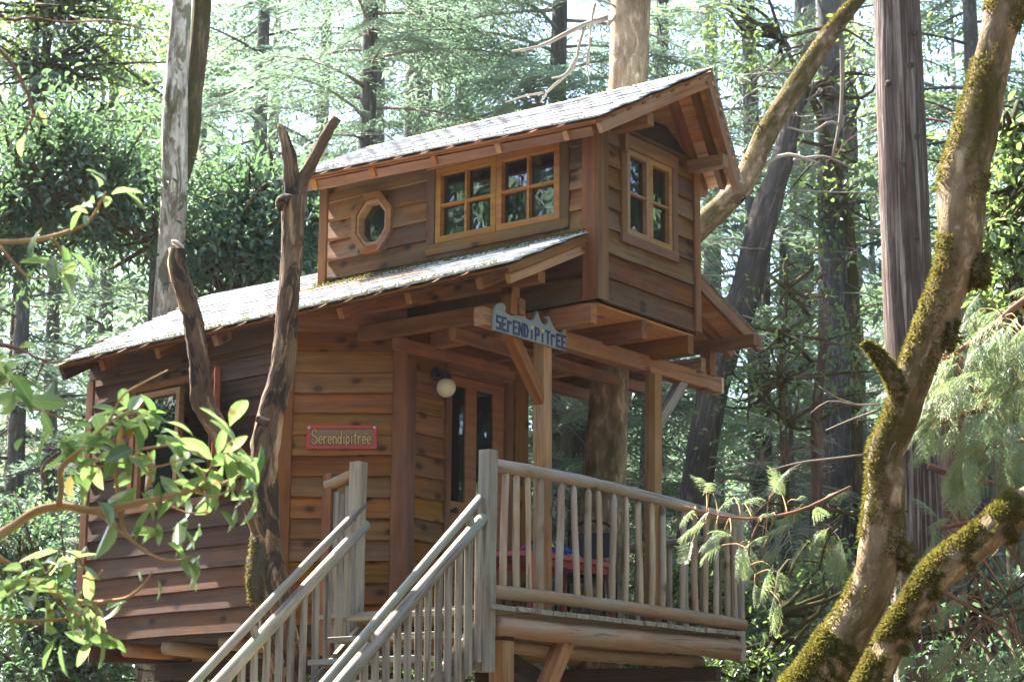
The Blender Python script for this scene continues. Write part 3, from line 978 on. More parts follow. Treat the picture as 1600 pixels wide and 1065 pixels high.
def shingle_sheet(parent, sl, rows, exp_t):
    """Courses of the far slope, which the photograph does not show: one stepped sheet."""
    vs, fs = [], []
    T_len = np.linalg.norm(sl.p(.5, 1) - sl.p(.5, 0))
    for r in range(rows):
        t0, t1 = r * exp_t / T_len - 0.02, min(1.01, (r + 1.25) * exp_t / T_len)
        n = sl.fr(.5, .5)[2]
        k = len(vs)
        a, b, c, d = sl.p(0, t0) + n * .022, sl.p(1, t0) + n * .022, sl.p(1, t1) + n * .004, sl.p(0, t1) + n * .004
        vs += [a, b, c, d, a - n * .02, b - n * .02]
        fs += [(k, k + 1, k + 2, k + 3), (k, k + 4, k + 5, k + 1)]
    o = mobj('shingles', mesh('shingles', np.array(vs), fs, M_shingle), Matrix.Identity(4), parent)
    tag(o, kind='stuff')

UL = Slope((-0.36, -0.25, 6.46), (-0.36, 2.9, 6.56), (0.67, 2.9, 7.10), (0.67, -0.608, 7.063))
UR = Slope((1.68, -0.25, 6.505), (1.7, 2.9, 6.55), (0.67, 2.9, 7.10), (0.67, -0.608, 7.063))
LL = Slope((-1.06, 0.03, 5.25), (-1.06, 4.72, 5.12), (0.67, 4.72, 6.06), (0.67, 0.03, 6.05))
LR = Slope((2.46, 0.05, 5.37), (2.42, 4.72, 5.25), (0.67, 4.72, 6.06), (0.67, 0.05, 6.05))
ur = roof('roof', [UL, UR], 0.018)
lr = roof('roof', [LL, LR], 0.018)
shingles(ur, UL, 8, 0.15, 0.25)
shingles(lr, LL, 13, 0.15, 0.27, skip=lambda s, t: s < 0.585 and t > 0.60)
shingle_sheet(ur, UR, 9, 0.15)
shingle_sheet(lr, LR, 13, 0.15)

def rafter(parent, sl, s, t0, t1, wd, ht, mat, name='rafter', drop=0.034):
    a, b = sl.p(s, t0), sl.p(s, t1)
    n = sl.fr(s, .5)[2]
    o = -n * (drop + ht / 2)
    toL = lambda p: ((p - ORG) @ EU, (p - ORG) @ EV, p[2])
    nn = ((n @ EU), (n @ EV), n[2])
    return board(name, parent, toL(a + o), toL(b + o), ht, wd, mat, nn, 0.002)
def along(parent, sl, t, s0, s1, wd, ht, mat, name, drop):
    a, b = sl.p(s0, t), sl.p(s1, t)
    n = sl.fr(.5, .5)[2]
    toL = lambda p: ((p - ORG) @ EU, (p - ORG) @ EV, p[2])
    o = -n * (drop + ht / 2)
    dt = sl.fr(.5, t)[1]
    return board(name, parent, toL(a + o), toL(b + o), wd, ht, mat, (dt @ EU, dt @ EV, dt[2]), 0.001)
# soffit boards under every slope seen from below
for sl, par, nb, s0, s1, mt in ((UR, ur, 9, 0.0, 1, M_soffit), (UL, ur, 8, 0.0, 1, M_trim), (LR, lr, 14, 0.0, 1, M_soffit), (LL, lr, 14, 0.0, 1, M_redbrown)):
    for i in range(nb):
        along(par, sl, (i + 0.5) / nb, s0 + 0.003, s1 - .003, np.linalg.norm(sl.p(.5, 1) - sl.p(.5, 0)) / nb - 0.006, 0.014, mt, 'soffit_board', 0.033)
for s in (0.10, 0.30, 0.5, 0.7, 0.9):
    rafter(ur, UL, s, 0.015, 0.97, 0.055, 0.075, M_beam, drop=0.05)
    if s > 0.1: rafter(ur, UR, s, 0.015, 0.97, 0.055, 0.075, M_beam, drop=0.05)
rafter(ur, UR, 0.105, 0.0, 0.97, 0.06, 0.08, M_beam, drop=0.05)
for s in (0.06, 0.2, 0.34, 0.48, 0.62, 0.76, 0.9):
    rafter(lr, LL, s, 0.015, 0.55 if s < .58 else .98, 0.055, 0.085, M_beam, drop=0.05)
    rafter(lr, LR, s, 0.0, 0.60 if s < .58 else .98, 0.055, 0.085, M_beam, drop=0.05)
# rake boards
rafter(ur, UL, 0.008, 0.03, 0.985, 0.045, 0.105, M_paleb, 'rake_board', 0.02)
rafter(ur, UR, 0.008, -0.01, 0.99, 0.05, 0.10, M_beam, 'rake_board', 0.02)
rafter(ur, UR, 0.045, 0.03, 0.97, 0.05, 0.07, M_trim, 'rake_board', 0.05)
rafter(lr, LL, 0.004, 0.015, 0.60, 0.04, 0.055, M_pole if False else M_trim, 'rake_board', 0.016)
rafter(lr, LL, 0.010, 0.03, 0.585, 0.04, 0.07, M_paleb, 'rake_board', 0.074)
rafter(lr, LR, 0.004, -0.005, 0.60, 0.04, 0.10, M_trim, 'rake_board', 0.016)
rafter(ur, UL, 0.99, 0.02, 0.98, 0.04, 0.10, M_trim, 'rake_board', 0.03)
rafter(lr, LL, 0.996, 0.0, 0.98, 0.04, 0.11, M_dark, 'rake_board', 0.03)
along(ur, UL, 0.045, 0.03, 0.985, 0.03, 0.075, M_trim, 'eave_board', 0.06)
# plates that carry the loft roof, running out past the gable
board('plate', house, (0.20, -0.36, 6.585), (0.20, 0.3, 6.585), 0.10, 0.085, M_trim, (0, 0, 1))
board('plate', house, (1.26, -0.36, 6.535), (1.26, 0.3, 6.535), 0.10, 0.085, M_beam, (0, 0, 1))
board('stud', house, (0.275, -0.075, 6.40), (0.275, -0.075, 6.62), 0.05, 0.04, M_trim, (1, 0, 0))
# porch roof plates, posts and the long cross beam
board('plate', house, (-0.565, 0.08, 5.275), (-0.60, 4.65, 5.275), 0.085, 0.085, M_beam, (0, 0, 1), 0.003)
board('plate', house, (2.13, -0.10, 5.285), (2.13, 4.6, 5.285), 0.095, 0.09, M_beam, (0, 0, 1), 0.003)
board('post', house, (-0.555, 0.37, 5.03), (-0.555, 0.37, 5.235), 0.10, 0.10, M_beam, (1, 0, 0))
board('post', house, (2.13, 0.37, 5.04), (2.13, 0.37, 5.24), 0.09, 0.10, M_beam, (1, 0, 0))
board('beam', house, (-0.875, 0.40, 4.968), (2.31, 0.40, 4.990), 0.13, 0.10, M_paleb, (0, 0, 1), 0.003, seg=4)
board('beam_end', house, (2.31, 0.40, 4.990), (2.335, 0.40, 4.990), 0.135, 0.104, M_cutend, (0, 0, 1), 0.002)
board('post', house, (-0.105, 0.40, 2.91), (-0.115, 0.40, 4.905), 0.10, 0.10, M_paleb, (1, 0, 0), 0.003, seg=4)
board('post', house, (1.325, 0.40, 2.91), (1.36, 0.40, 4.92), 0.10, 0.10, M_paleb, (1, 0, 0), 0.003, seg=4)
board('brace', house, (-0.55, 0.395, 4.93), (-0.14, 0.395, 4.47), 0.09, 0.085, M_beam, (1, 0, 1), 0.002)
board('brace', house, (1.78, 0.40, 4.94), (1.39, 0.40, 4.52), 0.085, 0.08, M_grey, (1, 0, -1), 0.002)

# porch deck ------------------------------------------------------
for i in range(23):
    u = -0.97 + i * 0.143
    board('deck_board', house, (u, 0.135 + rnd.uniform(-.012, .012), 2.892 + 0.0015 * i), (u, 1.72 if u < -0.4 else (1.50 if u < 1.15 else 1.95), 2.892 + 0.0015 * i), 0.136, 0.034, M_log if False else M_grey, (1, 0, 0), 0.002)
log('deck_log', house, (-0.90, 0.215, 2.785), (2.20, 0.215, 2.795), 0.072, 0.084, M_log, 12, 3, 0.012)
log('deck_log', house, (-0.6, 0.95, 2.77), (2.2, 0.95, 2.78), 0.07, 0.08, M_log, 10, 4)
log('deck_log', house, (-0.6, 1.5, 2.77), (2.2, 1.5, 2.78), 0.07, 0.08, M_log, 10, 5)
log('deck_log', house, (-0.62, 0.34, 2.66), (2.0, 0.40, 2.69), 0.045, 0.05, M_log, 8, 6)
board('post', house, (-0.775, 0.25, 0.0), (-0.775, 0.25, 2.68), 0.125, 0.125, M_paleb, (1, 0, 0), 0.003)
board('post_cap', house, (-0.775, 0.25, 2.68), (-0.775, 0.25, 2.735), 0.135, 0.135, M_dark, (1, 0, 0), 0.004, 0.02)
board('brace', house, (-0.02, 0.25, 2.76), (-0.74, 0.25, 1.66), 0.11, 0.11, M_paleb, (1, 0, -1), 0.003)
board('beam', house, (1.95, 0.20, 2.60), (1.55, 2.3, 2.60), 0.115, 0.10, M_dark, (0, 0, 1), 0.003)
board('beam', house, (-0.1, 0.7, 2.58), (1.9, 1.9, 2.58), 0.13, 0.12, M_dark, (0, 0, 1), 0.003)
# joists and beams under the room
for a in (0.55, 1.05, 1.75):
    q = wa.p(a, 2.775, -0.02); r = q + EU * 2.4
    toL = lambda p: ((p - ORG) @ EU, (p - ORG) @ EV, p[2])
    log('floor_joist', house, toL(q), toL(r), 0.058, 0.06, M_log, 10, int(a * 20))
def wab(a, n, z):
    p = wa.p(a, z, n); return ((p - ORG) @ EU, (p - ORG) @ EV, z)
board('beam', house, wab(0.02, -0.06, 2.775), wab(0.5, -0.75, 2.775), 0.15, 0.10, M_redbrown, (0, 0, 1))
board('beam', house, wab(0.35, -0.55, 2.63), wab(2.6, -0.75, 2.63), 0.14, 0.13, M_dark, (0, 0, 1))
board('post', house, wab(0.45, -0.6, 0.0), wab(0.45, -0.6, 2.56), 0.15, 0.15, M_dark, (1, 0, 0))
board('post', house, wab(2.1, -1.6, 0.0), wab(2.1, -1.6, 2.6), 0.15, 0.15, M_dark, (1, 0, 0))
board('post', house, (1.7, 1.9, 0.0), (1.7, 1.9, 2.5), 0.15, 0.15, M_dark, (1, 0, 0))

# porch railing (sub-parts of one part: the top rail carries them) ------------
VR = 0.205
toprail = log('railing', house, (-0.955, VR, 3.87), (2.25, VR, 3.865), 0.048, 0.044, M_pole, 12, 9, 0.028, n=16)
log('bottom_rail', toprail, (-0.955, VR, 3.0), (2.32, VR, 3.02), 0.047, 0.052, M_log, 12, 12, 0.012, n=9)
board('newel_post', toprail, (-1.015, VR, 2.455), (-1.005, VR, 3.965), 0.10, 0.10, M_grey, (1, 0, 0), 0.002, 0.008, 4)
board('newel_post', toprail, (2.30, VR + .02, 2.72), (2.30, VR + .02, 3.98), 0.09, 0.09, M_grey, (1, 0, 0), 0.002, 0.008, 3)
bu = [-0.81, -0.665, -0.535, -0.405, -0.15, 0.03, 0.19, 0.34, 0.51, 0.68, 0.86, 1.02, 1.17, 1.46, 1.63, 1.79, 1.95, 2.1, 2.21]
for i, u in enumerate(bu):
    g = random.Random(i + 50)
    r = g.uniform(0.024, 0.03) if i not in (2, 9) else 0.021
    l0, l1 = g.uniform(-.02, .02), g.uniform(-.02, .02)
    log('baluster', toprail, (u + l0, VR + .004, 3.03), (u + l1, VR + .004, 3.85), r, r * 0.95, M_pole, 9, i, 0.004, 0.42, n=4)
# left side of the porch behind the stair head
newl = board('newel_post', toprail, (-0.976, 1.425, 2.80), (-0.976, 1.425, 4.0), 0.10, 0.095, M_grey, (1, 0, 0), 0.003, 0.006, 3)
board('newel_post', toprail, (-0.976, 1.70, 2.62), (-0.976, 1.70, 3.94), 0.075, 0.085, M_trim, (1, 0, 0), 0.003, 0.006, 3)
log('rail_stub', toprail, (-0.976, 1.45, 3.92), (-0.985, 1.72, 3.85), 0.045, 0.042, M_log, 10, 77, 0.004)
for v_, h_ in ((1.51, 3.83), (1.565, 3.78), (1.62, 3.80)):
    board('baluster', toprail, (-0.976, v_, 2.72), (-0.976, v_, h_), 0.05, 0.03, M_grey, (0, 1, 0), 0.003)
# far side of the porch
log('back_rail', toprail, (0.95, 1.62, 3.66), (2.3, 1.66, 3.66), 0.035, 0.04, M_dark, 8, 15)
log('back_rail', toprail, (2.3, VR + .05, 3.72), (2.3, 1.9, 3.66), 0.04, 0.04, M_rail, 8, 16)
for i in range(9):
    log('baluster', toprail, (2.3, 0.4 + 0.16 * i, 2.95), (2.3, 0.4 + 0.16 * i, 3.7), 0.024, 0.022, M_pole, 7, 100 + i, 0.004, 0.5, n=3)

# ---------------------------------------------------------------- staircase
stair = thing('staircase', 'steep grey wooden stairs with pole handrails rising to the porch', 'staircase', L(-2.6, 0.8, 0))
SLP = 0.855
def stair_side(v, p_hi, p_lo, q_hi, q_lo, seed, ub):
    """p: thin upper pole, q: thick lower log, from (u, z) to (u, z)."""
    log('handrail', stair, (p_hi[0], v, p_hi[1]), (p_lo[0], v, p_lo[1]), 0.030, 0.036, M_rail, 10, seed, 0.006, n=8)
    lg = log('handrail', stair, (q_hi[0], v, q_hi[1]), (q_lo[0], v, q_lo[1]), 0.044, 0.052, M_rail, 12, seed + 1, 0.01, n=8)
    for k in (0.04, 0.36, 0.66, 0.92):
        a = V(p_hi[0] + (p_lo[0] - p_hi[0]) * k, v, p_hi[1] + (p_lo[1] - p_hi[1]) * k)
        b = V(q_hi[0] + (q_lo[0] - q_hi[0]) * k, v, q_hi[1] + (q_lo[1] - q_hi[1]) * k)
        board('spacer', stair, tuple(a * .8 + b * .2), tuple(a * .2 + b * .8), 0.05, 0.035, M_grey, (1, 0, 0.8))
    sl_ = (q_hi[1] - q_lo[1]) / (q_hi[0] - q_lo[0])
    for i, u in enumerate(ub):
        zt = q_hi[1] + (u - q_hi[0]) * sl_ - 0.03
        g = random.Random(seed * 10 + i)
        board('baluster', stair, (u + g.uniform(-.01, .01), v - 0.01, zt - g.uniform(.84, .95)), (u + g.uniform(-.006, .006), v - 0.005, zt), g.uniform(.038, .048), g.uniform(.036, .046), M_grey, (1, 0, 0), 0.003, 0.006, 3)
stair_side(0.20, (-1.085, 3.625), (-4.2, 0.93), (-1.07, 3.50), (-4.1, 0.86), 21, [-1.115 - 0.103 * i for i in range(22)])
stair_side(1.40, (-0.93, 3.69), (-4.0, 1.13), (-0.90, 3.55), (-3.9, 1.03), 31, [-1.06 - 0.118 * i for i in range(20)])
for v_ in (0.27, 1.33):
    board('stringer', stair, (-0.97, v_, 2.72), (-4.3, v_, -0.12), 0.22, 0.045, M_grey, (0.65, 0, 0.76), 0.003, seg=4)
for i in range(16):
    u = -1.09 - 0.195 * i
    z = 2.875 - (i + 0) * 0.1665
    board('tread', stair, (u, 0.30, z - 0.02), (u, 1.30, z - 0.02), 0.21, 0.038, M_grey, (1, 0, 0), 0.002)

# ---------------------------------------------------------------- signs, lamp, table
def strokes(parent, glyphs, M, mat, name, th, depth):
    """Lettering built of flat strokes; glyphs: list of polylines in sign coordinates."""
    for segs in glyphs:
        m = MB()
        for li, pl in enumerate(segs):
            for i in range(len(pl) - 1):
                a, b = np.array(pl[i], float), np.array(pl[i + 1], float)
                d = b - a
                ln = np.linalg.norm(d)
                if ln < 1e-6: continue
                d /= ln
                nn = np.array((-d[1], d[0])) * th / 2
                a2, b2 = a - d * th * .42, b + d * th * .42
                q = [a2 - nn, b2 - nn, b2 + nn, a2 + nn]
                dp = depth + 0.0004 * (i % 3) + 0.0002 * li
                v = [(p[0], p[1], 0) for p in q] + [(p[0], p[1], dp) for p in q]
                m.add(v, [(0, 3, 2, 1), (4, 5, 6, 7), (0, 1, 5, 4), (1, 2, 6, 5), (2, 3, 7, 6), (3, 0, 4, 7)])
        mobj(name, mesh(name, m.v, m.f, mat), M, parent)

def extrude(poly, z0, z1):
    n = len(poly)
    v = [(p[0], p[1], z0) for p in poly] + [(p[0], p[1], z1) for p in poly]
    return v, [tuple(range(n - 1, -1, -1)), tuple(range(n, 2 * n))] + [(i, (i + 1) % n, (i + 1) % n + n, i + n) for i in range(n)]

# white name board with a wave-cut top, on the cross beam
sM = frame(EU, (0, 0, 1), -EV, L(-0.795, 0.347, 4.875))
ns = thing('name_sign', 'white wave-topped board lettered SERENDIPITREE on the porch beam', 'sign', L(-0.35, 0.34, 4.88))
W_, H_ = 0.87, 0.125
top = []
def hook(x, dirn, h=0.075):
    return [(x, H_ + h * 0.15), (x + .01 * dirn, H_ + h * 0.7), (x + .03 * dirn, H_ + h), (x + .06 * dirn, H_ + h * .86), (x + .068 * dirn, H_ + h * .6), (x + .05 * dirn, H_ + h * .45), (x + .062 * dirn, H_ + h * .12)]
prof = [(0, 0), (W_, 0), (W_, H_ + .01)]
prof += [(W_ - .008, H_ + .05), (W_ - .03, H_ + .068), (W_ - .055, H_ + .058), (W_ - .062, H_ + .04), (W_ - .045, H_ + .03), (W_ - .045, H_ + .012), (W_ - .075, H_ + .0), (W_ - .12, H_ + .005),
         (W_ - .165, H_ + .035), (W_ - .195, H_ + .075), (W_ - .225, H_ + .098), (W_ - .255, H_ + .09), (W_ - .232, H_ + .075), (W_ - .232, H_ + .045), (W_ - .26, H_ + .024), (W_ - .30, H_ + .028),
         (W_ - .33, H_ + .055), (W_ - .345, H_ + .085), (W_ - .368, H_ + .112), (W_ - .378, H_ + .075), (W_ - .405, H_ + .036), (W_ - .45, H_ + .018), (W_ - .50, H_ + .03),
         (W_ - .52, H_ + .065), (W_ - .505, H_ + .09), (W_ - .55, H_ + .088), (W_ - .585, H_ + .06), (W_ - .62, H_ + .028), (W_ - .68, H_ + .012), (W_ - .735, H_ + .02),
         (W_ - .75, H_ + .035), (W_ - .738, H_ + .05), (W_ - .742, H_ + .075), (W_ - .775, H_ + .088), (W_ - .815, H_ + .08), (W_ - .852, H_ + .055), (0, H_ + .02)]
# the board's ends slope with the reading direction as cut: profile triangulated by fan of strips
v, f = extrude(prof, 0, 0.022)
sb = mobj('board', mesh('board', v, f, M_white), sM, ns)
xs = np.linspace(0.045, W_ - 0.035, 13)
LT = {'S': [[(1, 1.0), (0, 1.0), (0, .55), (1, .5), (1, 0), (0, 0)]], 'E': [[(1, 1), (0, 1), (0, 0), (1, 0)], [(0, .5), (.8, .5)]], 'r': [[(0, .8), (0, 0)], [(0, .68), (.45, .8), (.85, .78)]],
      'N': [[(0, 0), (0, 1), (1, 0), (1, 1)]], 'D': [[(0, 0), (0, 1), (.6, .95), (1, .55), (.7, .05), (0, 0)]], 'i': [[(.5, 0), (.5, .62)]],
      'P': [[(0, 0), (0, 1), (.9, .95), (1, .65), (.8, .45), (0, .45)]], 'T': [[(-.1, 1), (1.1, 1)], [(.5, 1), (.5, 0)]]}
gl = []
cw, chh = 0.040, 0.088
for x, c in zip(xs, 'SErENDiPiTrEE'):
    gl.append([[(x - cw / 2 + p[0] * cw, 0.016 + p[1] * chh) for p in pl] for pl in LT[c]])
strokes(ns, gl, sM @ Matrix.Translation((0, 0, 0.022)), M_blue, 'letter', 0.017, 0.004)
for k in (6, 8):
    v, f = extrude([(xs[k] + .013 * math.cos(t), 0.098 + .013 * math.sin(t)) for t in np.linspace(0, 6.28, 9)[:-1]], 0, .005)
    mobj('letter_dot', mesh('letter_dot', v, f, M_yellow), sM @ Matrix.Translation((0, 0, 0.022)), ns)

# carved plaque with a red border on the wall
pl_t = thing('name_plaque', 'small carved name plaque with a red border on the knotty wall', 'plaque', wb_.p(0.463, 4.295, 0.05))
pM = wb_.M(0.463, 4.293, 0.045)
PW, PH = 0.255, 0.078
v, f = box_vf((-PW, -PH, 0), (PW, PH, 0.012))
mobj('ground', mesh('ground', v, f, M_tile), pM, pl_t).name = 'plaque_board'
fm = MB()
for q in (((-PW - .012, -PH - .012, 0), (PW + .012, -PH + .012, .024)), ((-PW - .012, PH - .012, 0), (PW + .012, PH + .012, .024)), ((-PW - .012, -PH + .012, 0), (-PW + .014, PH - .012, .022)), ((PW - .014, -PH + .012, 0), (PW + .012, PH - .012, .022))):
    fm.box(*q)
mobj('border', mesh('border', fm.v, fm.f, M_redpaint), pM, pl_t)
def arc(cx, cy, rx, ry, a0, a1, n=7):
    return [(cx + rx * math.cos(a0 + (a1 - a0) * i / n), cy + ry * math.sin(a0 + (a1 - a0) * i / n)) for i in range(n + 1)]
PI = math.pi
SC = {'S': [arc(.5, .78, .42, .24, .3, PI * 1.5, 6) + arc(.5, .28, .46, .28, PI * .5, -PI * .85, 6)],
      'e': [[(.05, .32)] + arc(.5, .33, .42, .30, 0.1, PI * 1.75, 7)], 'r': [[(.1, .62), (.25, .02)], [(.2, .4), (.55, .62), (.9, .55)]],
      'n': [[(.08, .62), (.15, .02)], [(.13, .4), (.5, .64), (.8, .5), (.85, .02)]], 'd': [arc(.4, .3, .36, .28, .6, PI * 2.1, 7), [(.85, 1.05), (.8, .02)]],
      'i': [[(.5, .6), (.5, .04)], [(.45, .86), (.55, .9)]], 'p': [[(.15, .62), (.15, -.22)], arc(.5, .33, .36, .28, -PI * .8, PI * .8, 7)], 't': [[(.5, 1.0), (.45, .1), (.8, .02)], [(.1, .66), (.95, .7)]]}
word = 'Serendipitree'
wds = [1.5, 1, .95, 1, 1.05, 1.05, .62, 1, .62, .85, .95, 1, 1]
tot = sum(wds); x = -PW + .024; sc = (2 * PW - .05) / tot
outl, core = [], []
for c, w_ in zip(word, wds):
    hh = 0.108 if c == 'S' else 0.094
    g = [[(x + p[0] * w_ * sc * .86, -0.052 + p[1] * hh) for p in q] for q in SC[c]]
    outl.append(g); core.append(g)
    x += w_ * sc
strokes(pl_t, outl, pM @ Matrix.Translation((0, 0, .012)), M_carve, 'letter_outline', 0.017, 0.004)  # dark outline around each carved letter
strokes(pl_t, core, pM @ Matrix.Translation((0, 0, .0125)), M_gold, 'letter', 0.009, 0.008)
for sx in (-1, 1):
    kv, kf, _ = tube_vf([(0, 0, 0, .011), (0, 0, .004, .011), (0, 0, .006, .005)], 10)
    mobj('screw', mesh('screw', kv, kf, M_screw), pM @ Matrix.Translation((sx * (PW - .006), PH - .006, .024)), pl_t)

# globe lamp
lamp = thing('globe_lamp', 'white globe lamp on a black bracket beside the porch door', 'lamp', wc.p(0.30, 4.80, 0.05))
lt = mobj('bracket', mesh('bracket', *tube_vf([(0, 0, 0, .055), (0, 0, .015, .055), (0, 0, .02, .03), (0, -.004, .06, .03), (0, -.02, .10, .035), (0, -.05, .115, .045), (0, -.065, .115, .045)], 14)[:2], M_iron, True), wc.M(0.30, 4.835, 0.05), lamp)
g_ = []
for i in range(13):
    t = -PI / 2 + PI * i / 12
    g_.append((0, 0.076 * math.sin(t), 0, max(0.001, 0.076 * math.cos(t))))
mobj('globe', mesh('globe', *tube_vf(g_, 20)[:2], M_globe, True), wc.M(0.30, 4.715, 0.165), lamp)

# porch furniture
def tabz(): return 3.36
tb = thing('table', 'small faded red plastic table on the porch behind the railing', 'table', L(0.55, 0.85, 2.91))
v, f = extrude([(0.62 * math.copysign(abs(math.cos(t)) ** .6, math.cos(t)), 0.30 * math.copysign(abs(math.sin(t)) ** .6, math.sin(t))) for t in np.linspace(0, 2 * PI, 25)[:-1]], 0, 0.035)
TM = frame(EU, EV, (0, 0, 1), L(0.56, 0.85, 3.37))
mobj('tabletop', mesh('tabletop', v, f, M_table), TM, tb)
m = MB(); m.box((-.52, -.23, -.05), (.52, -.21, -.001)); m.box((-.52, .21, -.05), (.52, .23, -.001))
mobj('apron', mesh('apron', m.v, m.f, M_table), TM, tb)
for sx in (-1, 1):
    for sy in (-1, 1):
        a = TM @ Vector((sx * .50, sy * .22, 0)); b = TM @ Vector((sx * .53, sy * .24, -.45))
        tube('leg', tb, [(*a, .034), (*((a + b) / 2), .03), (*b, .024)], M_table, 10)
cl = thing('cloth_bundle', 'bright patterned cloth bundle lying on the red porch table', 'cloth', L(0.35, 0.85, 3.41))
vs, fs = [], []
for i in range(15):
    for j in range(11):
        x, y = -0.27 + .54 * i / 14, -.17 + .34 * j / 10
        e = max(0, 1 - (x / .27) ** 2) ** .5 * max(0, 1 - (y / .17) ** 2) ** .5
        vs.append((x, y, e * (0.10 + .03 * math.sin(i * 1.7 + j) + .025 * math.cos(j * 2.1 - i * .7))))
for i in range(14):
    for j in range(10):
        q = i * 11 + j
        fs.append((q, q + 11, q + 12, q + 1))
mobj('cloth', mesh('cloth', vs, fs, M_cloth, True), frame(EU, EV, (0, 0, 1), L(0.42, 0.75, 3.406)), cl)
def chair(u, v, rz, label, mat):
    t = thing('chair', label, 'chair', L(u, v, 2.91))
    R = Matrix.Translation(Vector(L(u, v, 2.91))) @ Matrix.Rotation(TY + rz, 4, 'Z')
    m = MB(); m.box((-.2, -.2, .42), (.2, .2, .445))
    mobj('seat', mesh('seat', m.v, m.f, mat), R, t)
    for sx in (-1, 1):
        for sy in (-1, 1):
            hi = .86 if sy > 0 else .42
            a, b = R @ Vector((sx * .19, sy * .19, hi)), R @ Vector((sx * .2, sy * .21, 0))
            tube('leg', t, [(*b, .011), (*a, .011)], M_iron, 7)
    pts = [R @ Vector((.19 * math.cos(k), .19, .80 + .12 * math.sin(k))) for k in np.linspace(0, PI, 9)]
    tube('back_hoop', t, [(*p, .010) for p in pts], M_iron, 7)
    m = MB(); m.box((-.17, .185, .62), (.17, .205, .82))
    mobj('backrest', mesh('backrest', m.v, m.f, mat), R, t)
chair(1.35, 1.05, -1.2, 'black metal chair beside the red table near the porch corner post', M_black)
# tilted wooden board seen through the loft window: an open book rest
# ---------------------------------------------------------------- foliage builders
def unit(a):
    return a / (np.linalg.norm(a, axis=-1, keepdims=True) + 1e-9)

class Leaves:
    """Leaf arrays: base point, direction, normal, length, width, tint."""
    def __init__(s):
        s.b, s.d, s.n, s.l, s.w, s.t = [], [], [], [], [], []
    def add(s, b, d, n, l, w, t):
        s.b.append(b); s.d.append(d); s.n.append(n); s.l.append(l); s.w.append(w); s.t.append(t)
    def cat(s):
        return [np.concatenate(q) for q in (s.b, s.d, s.n, s.l, s.w, s.t)]

def leaf_mesh(name, arr, mat, kind='diamond', origin=None):
    b, d, n, l, w, t = arr
    d = unit(d); sd = unit(np.cross(n, d)); n = np.cross(d, sd)
    N = len(b)
    L1, W1 = l[:, None], w[:, None]
    if kind == 'diamond':
        P = np.stack([b, b + d * L1 * .45 + sd * W1 * .5, b + d * L1, b + d * L1 * .45 - sd * W1 * .5], 1)
        k = 4
        F = np.arange(N * 4).reshape(N, 4)
    else:  # six-cornered leaf folded along the midrib, two quads
        f = n * W1 * .22
        P = np.stack([b, b + d * L1 * .32 + sd * W1 * .48 + f, b + d * L1 * .70 + sd * W1 * .42 + f, b + d * L1 - n * L1 * .10, b + d * L1 * .70 - sd * W1 * .42 + f, b + d * L1 * .32 - sd * W1 * .48 + f], 1)
        k = 6
        base = (np.arange(N) * 6)[:, None]
        F = np.concatenate([base + np.array([0, 1, 2, 3]), base + np.array([0, 3, 4, 5])], 1).reshape(-1, 4)
    vs = P.reshape(-1, 3)
    if origin is not None: vs = vs - origin
    return mesh(name, vs, F, mat, attrs={'tint': ('FLOAT', np.repeat(t, k))})

def fir_branch(g, pairs=14, step=0.045, tw=0.075, droop=0.18, wr=.2):
    """Flat feathery bough along +x, one unit long: leaf arrays plus side twigs (as point pairs)."""
    LV = Leaves()
    tw_lines = []
    xs = np.linspace(0.12, 0.99, pairs)
    def axis(x): return np.stack([x, 0 * x, 0.10 * x - droop * x * x], -1)
    for x in xs:
        for sd in (-1, 1):
            ln = 0.46 * (1 - x) ** 0.75 * g.uniform(.75, 1.15) + 0.07
            an = math.radians(g.uniform(46, 62))
            dr = V(math.cos(an), sd * math.sin(an), g.uniform(-.15, .05))
            m = max(3, int(ln / step))
            s = np.linspace(0.12, 1, m)
            hang = g.uniform(.25, .7)
            pts = axis(np.array([x]))[0] + dr * (s * ln)[:, None] + np.stack([0 * s, 0 * s, -hang * ln * s * s], -1)
            tw_lines.append((axis(np.array([x]))[0], pts[-1]))
            for sg in (-1, 1):
                a2 = np.radians(g.uniform(28, 62, m)) * sg
                base = math.atan2(dr[1], dr[0])
                d = np.stack([np.cos(base + a2), np.sin(base + a2), g.uniform(-.55, .1, m)], -1)
                nn = unit(np.stack([g.normal(0, .35, m), g.normal(0, .35, m), np.ones(m)], -1))
                ll = tw * g.uniform(.7, 1.35, m) * (1.1 - .35 * s)
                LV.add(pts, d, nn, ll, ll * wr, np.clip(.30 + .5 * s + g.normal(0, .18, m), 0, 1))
            tipd = unit(dr[None] + V(0, 0, -hang)[None])
            LV.add(pts[-1:], tipd, V(0, 0, 1)[None], np.array([tw * 1.3]), np.array([tw * .32]), np.array([.9]))
    m = 22
    s = np.linspace(.2, 1, m)
    p = axis(s)
    for sg in (-1, 1):
        a2 = np.radians(g.uniform(35, 60, m)) * sg
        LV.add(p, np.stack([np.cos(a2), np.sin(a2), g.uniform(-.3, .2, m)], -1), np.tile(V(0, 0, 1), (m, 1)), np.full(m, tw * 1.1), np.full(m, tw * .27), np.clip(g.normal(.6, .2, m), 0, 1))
    return LV.cat(), axis, tw_lines

_bl = {}
def branch_lib(kind):
    if kind not in _bl:
        g = np.random.default_rng(len(_bl) + 5)
        kw = dict(near=dict(pairs=18, step=.027, tw=.058, droop=.34, wr=.17), mid=dict(pairs=13, step=.042, tw=.085, droop=.27, wr=.2), far=dict(pairs=6, step=.15, tw=.22, droop=.22, wr=.22), ring=dict(pairs=4, step=.28, tw=.34, droop=.2, wr=.34))[kind]
        _bl[kind] = [fir_branch(g, **kw) for _ in range(4)]
    return _bl[kind]

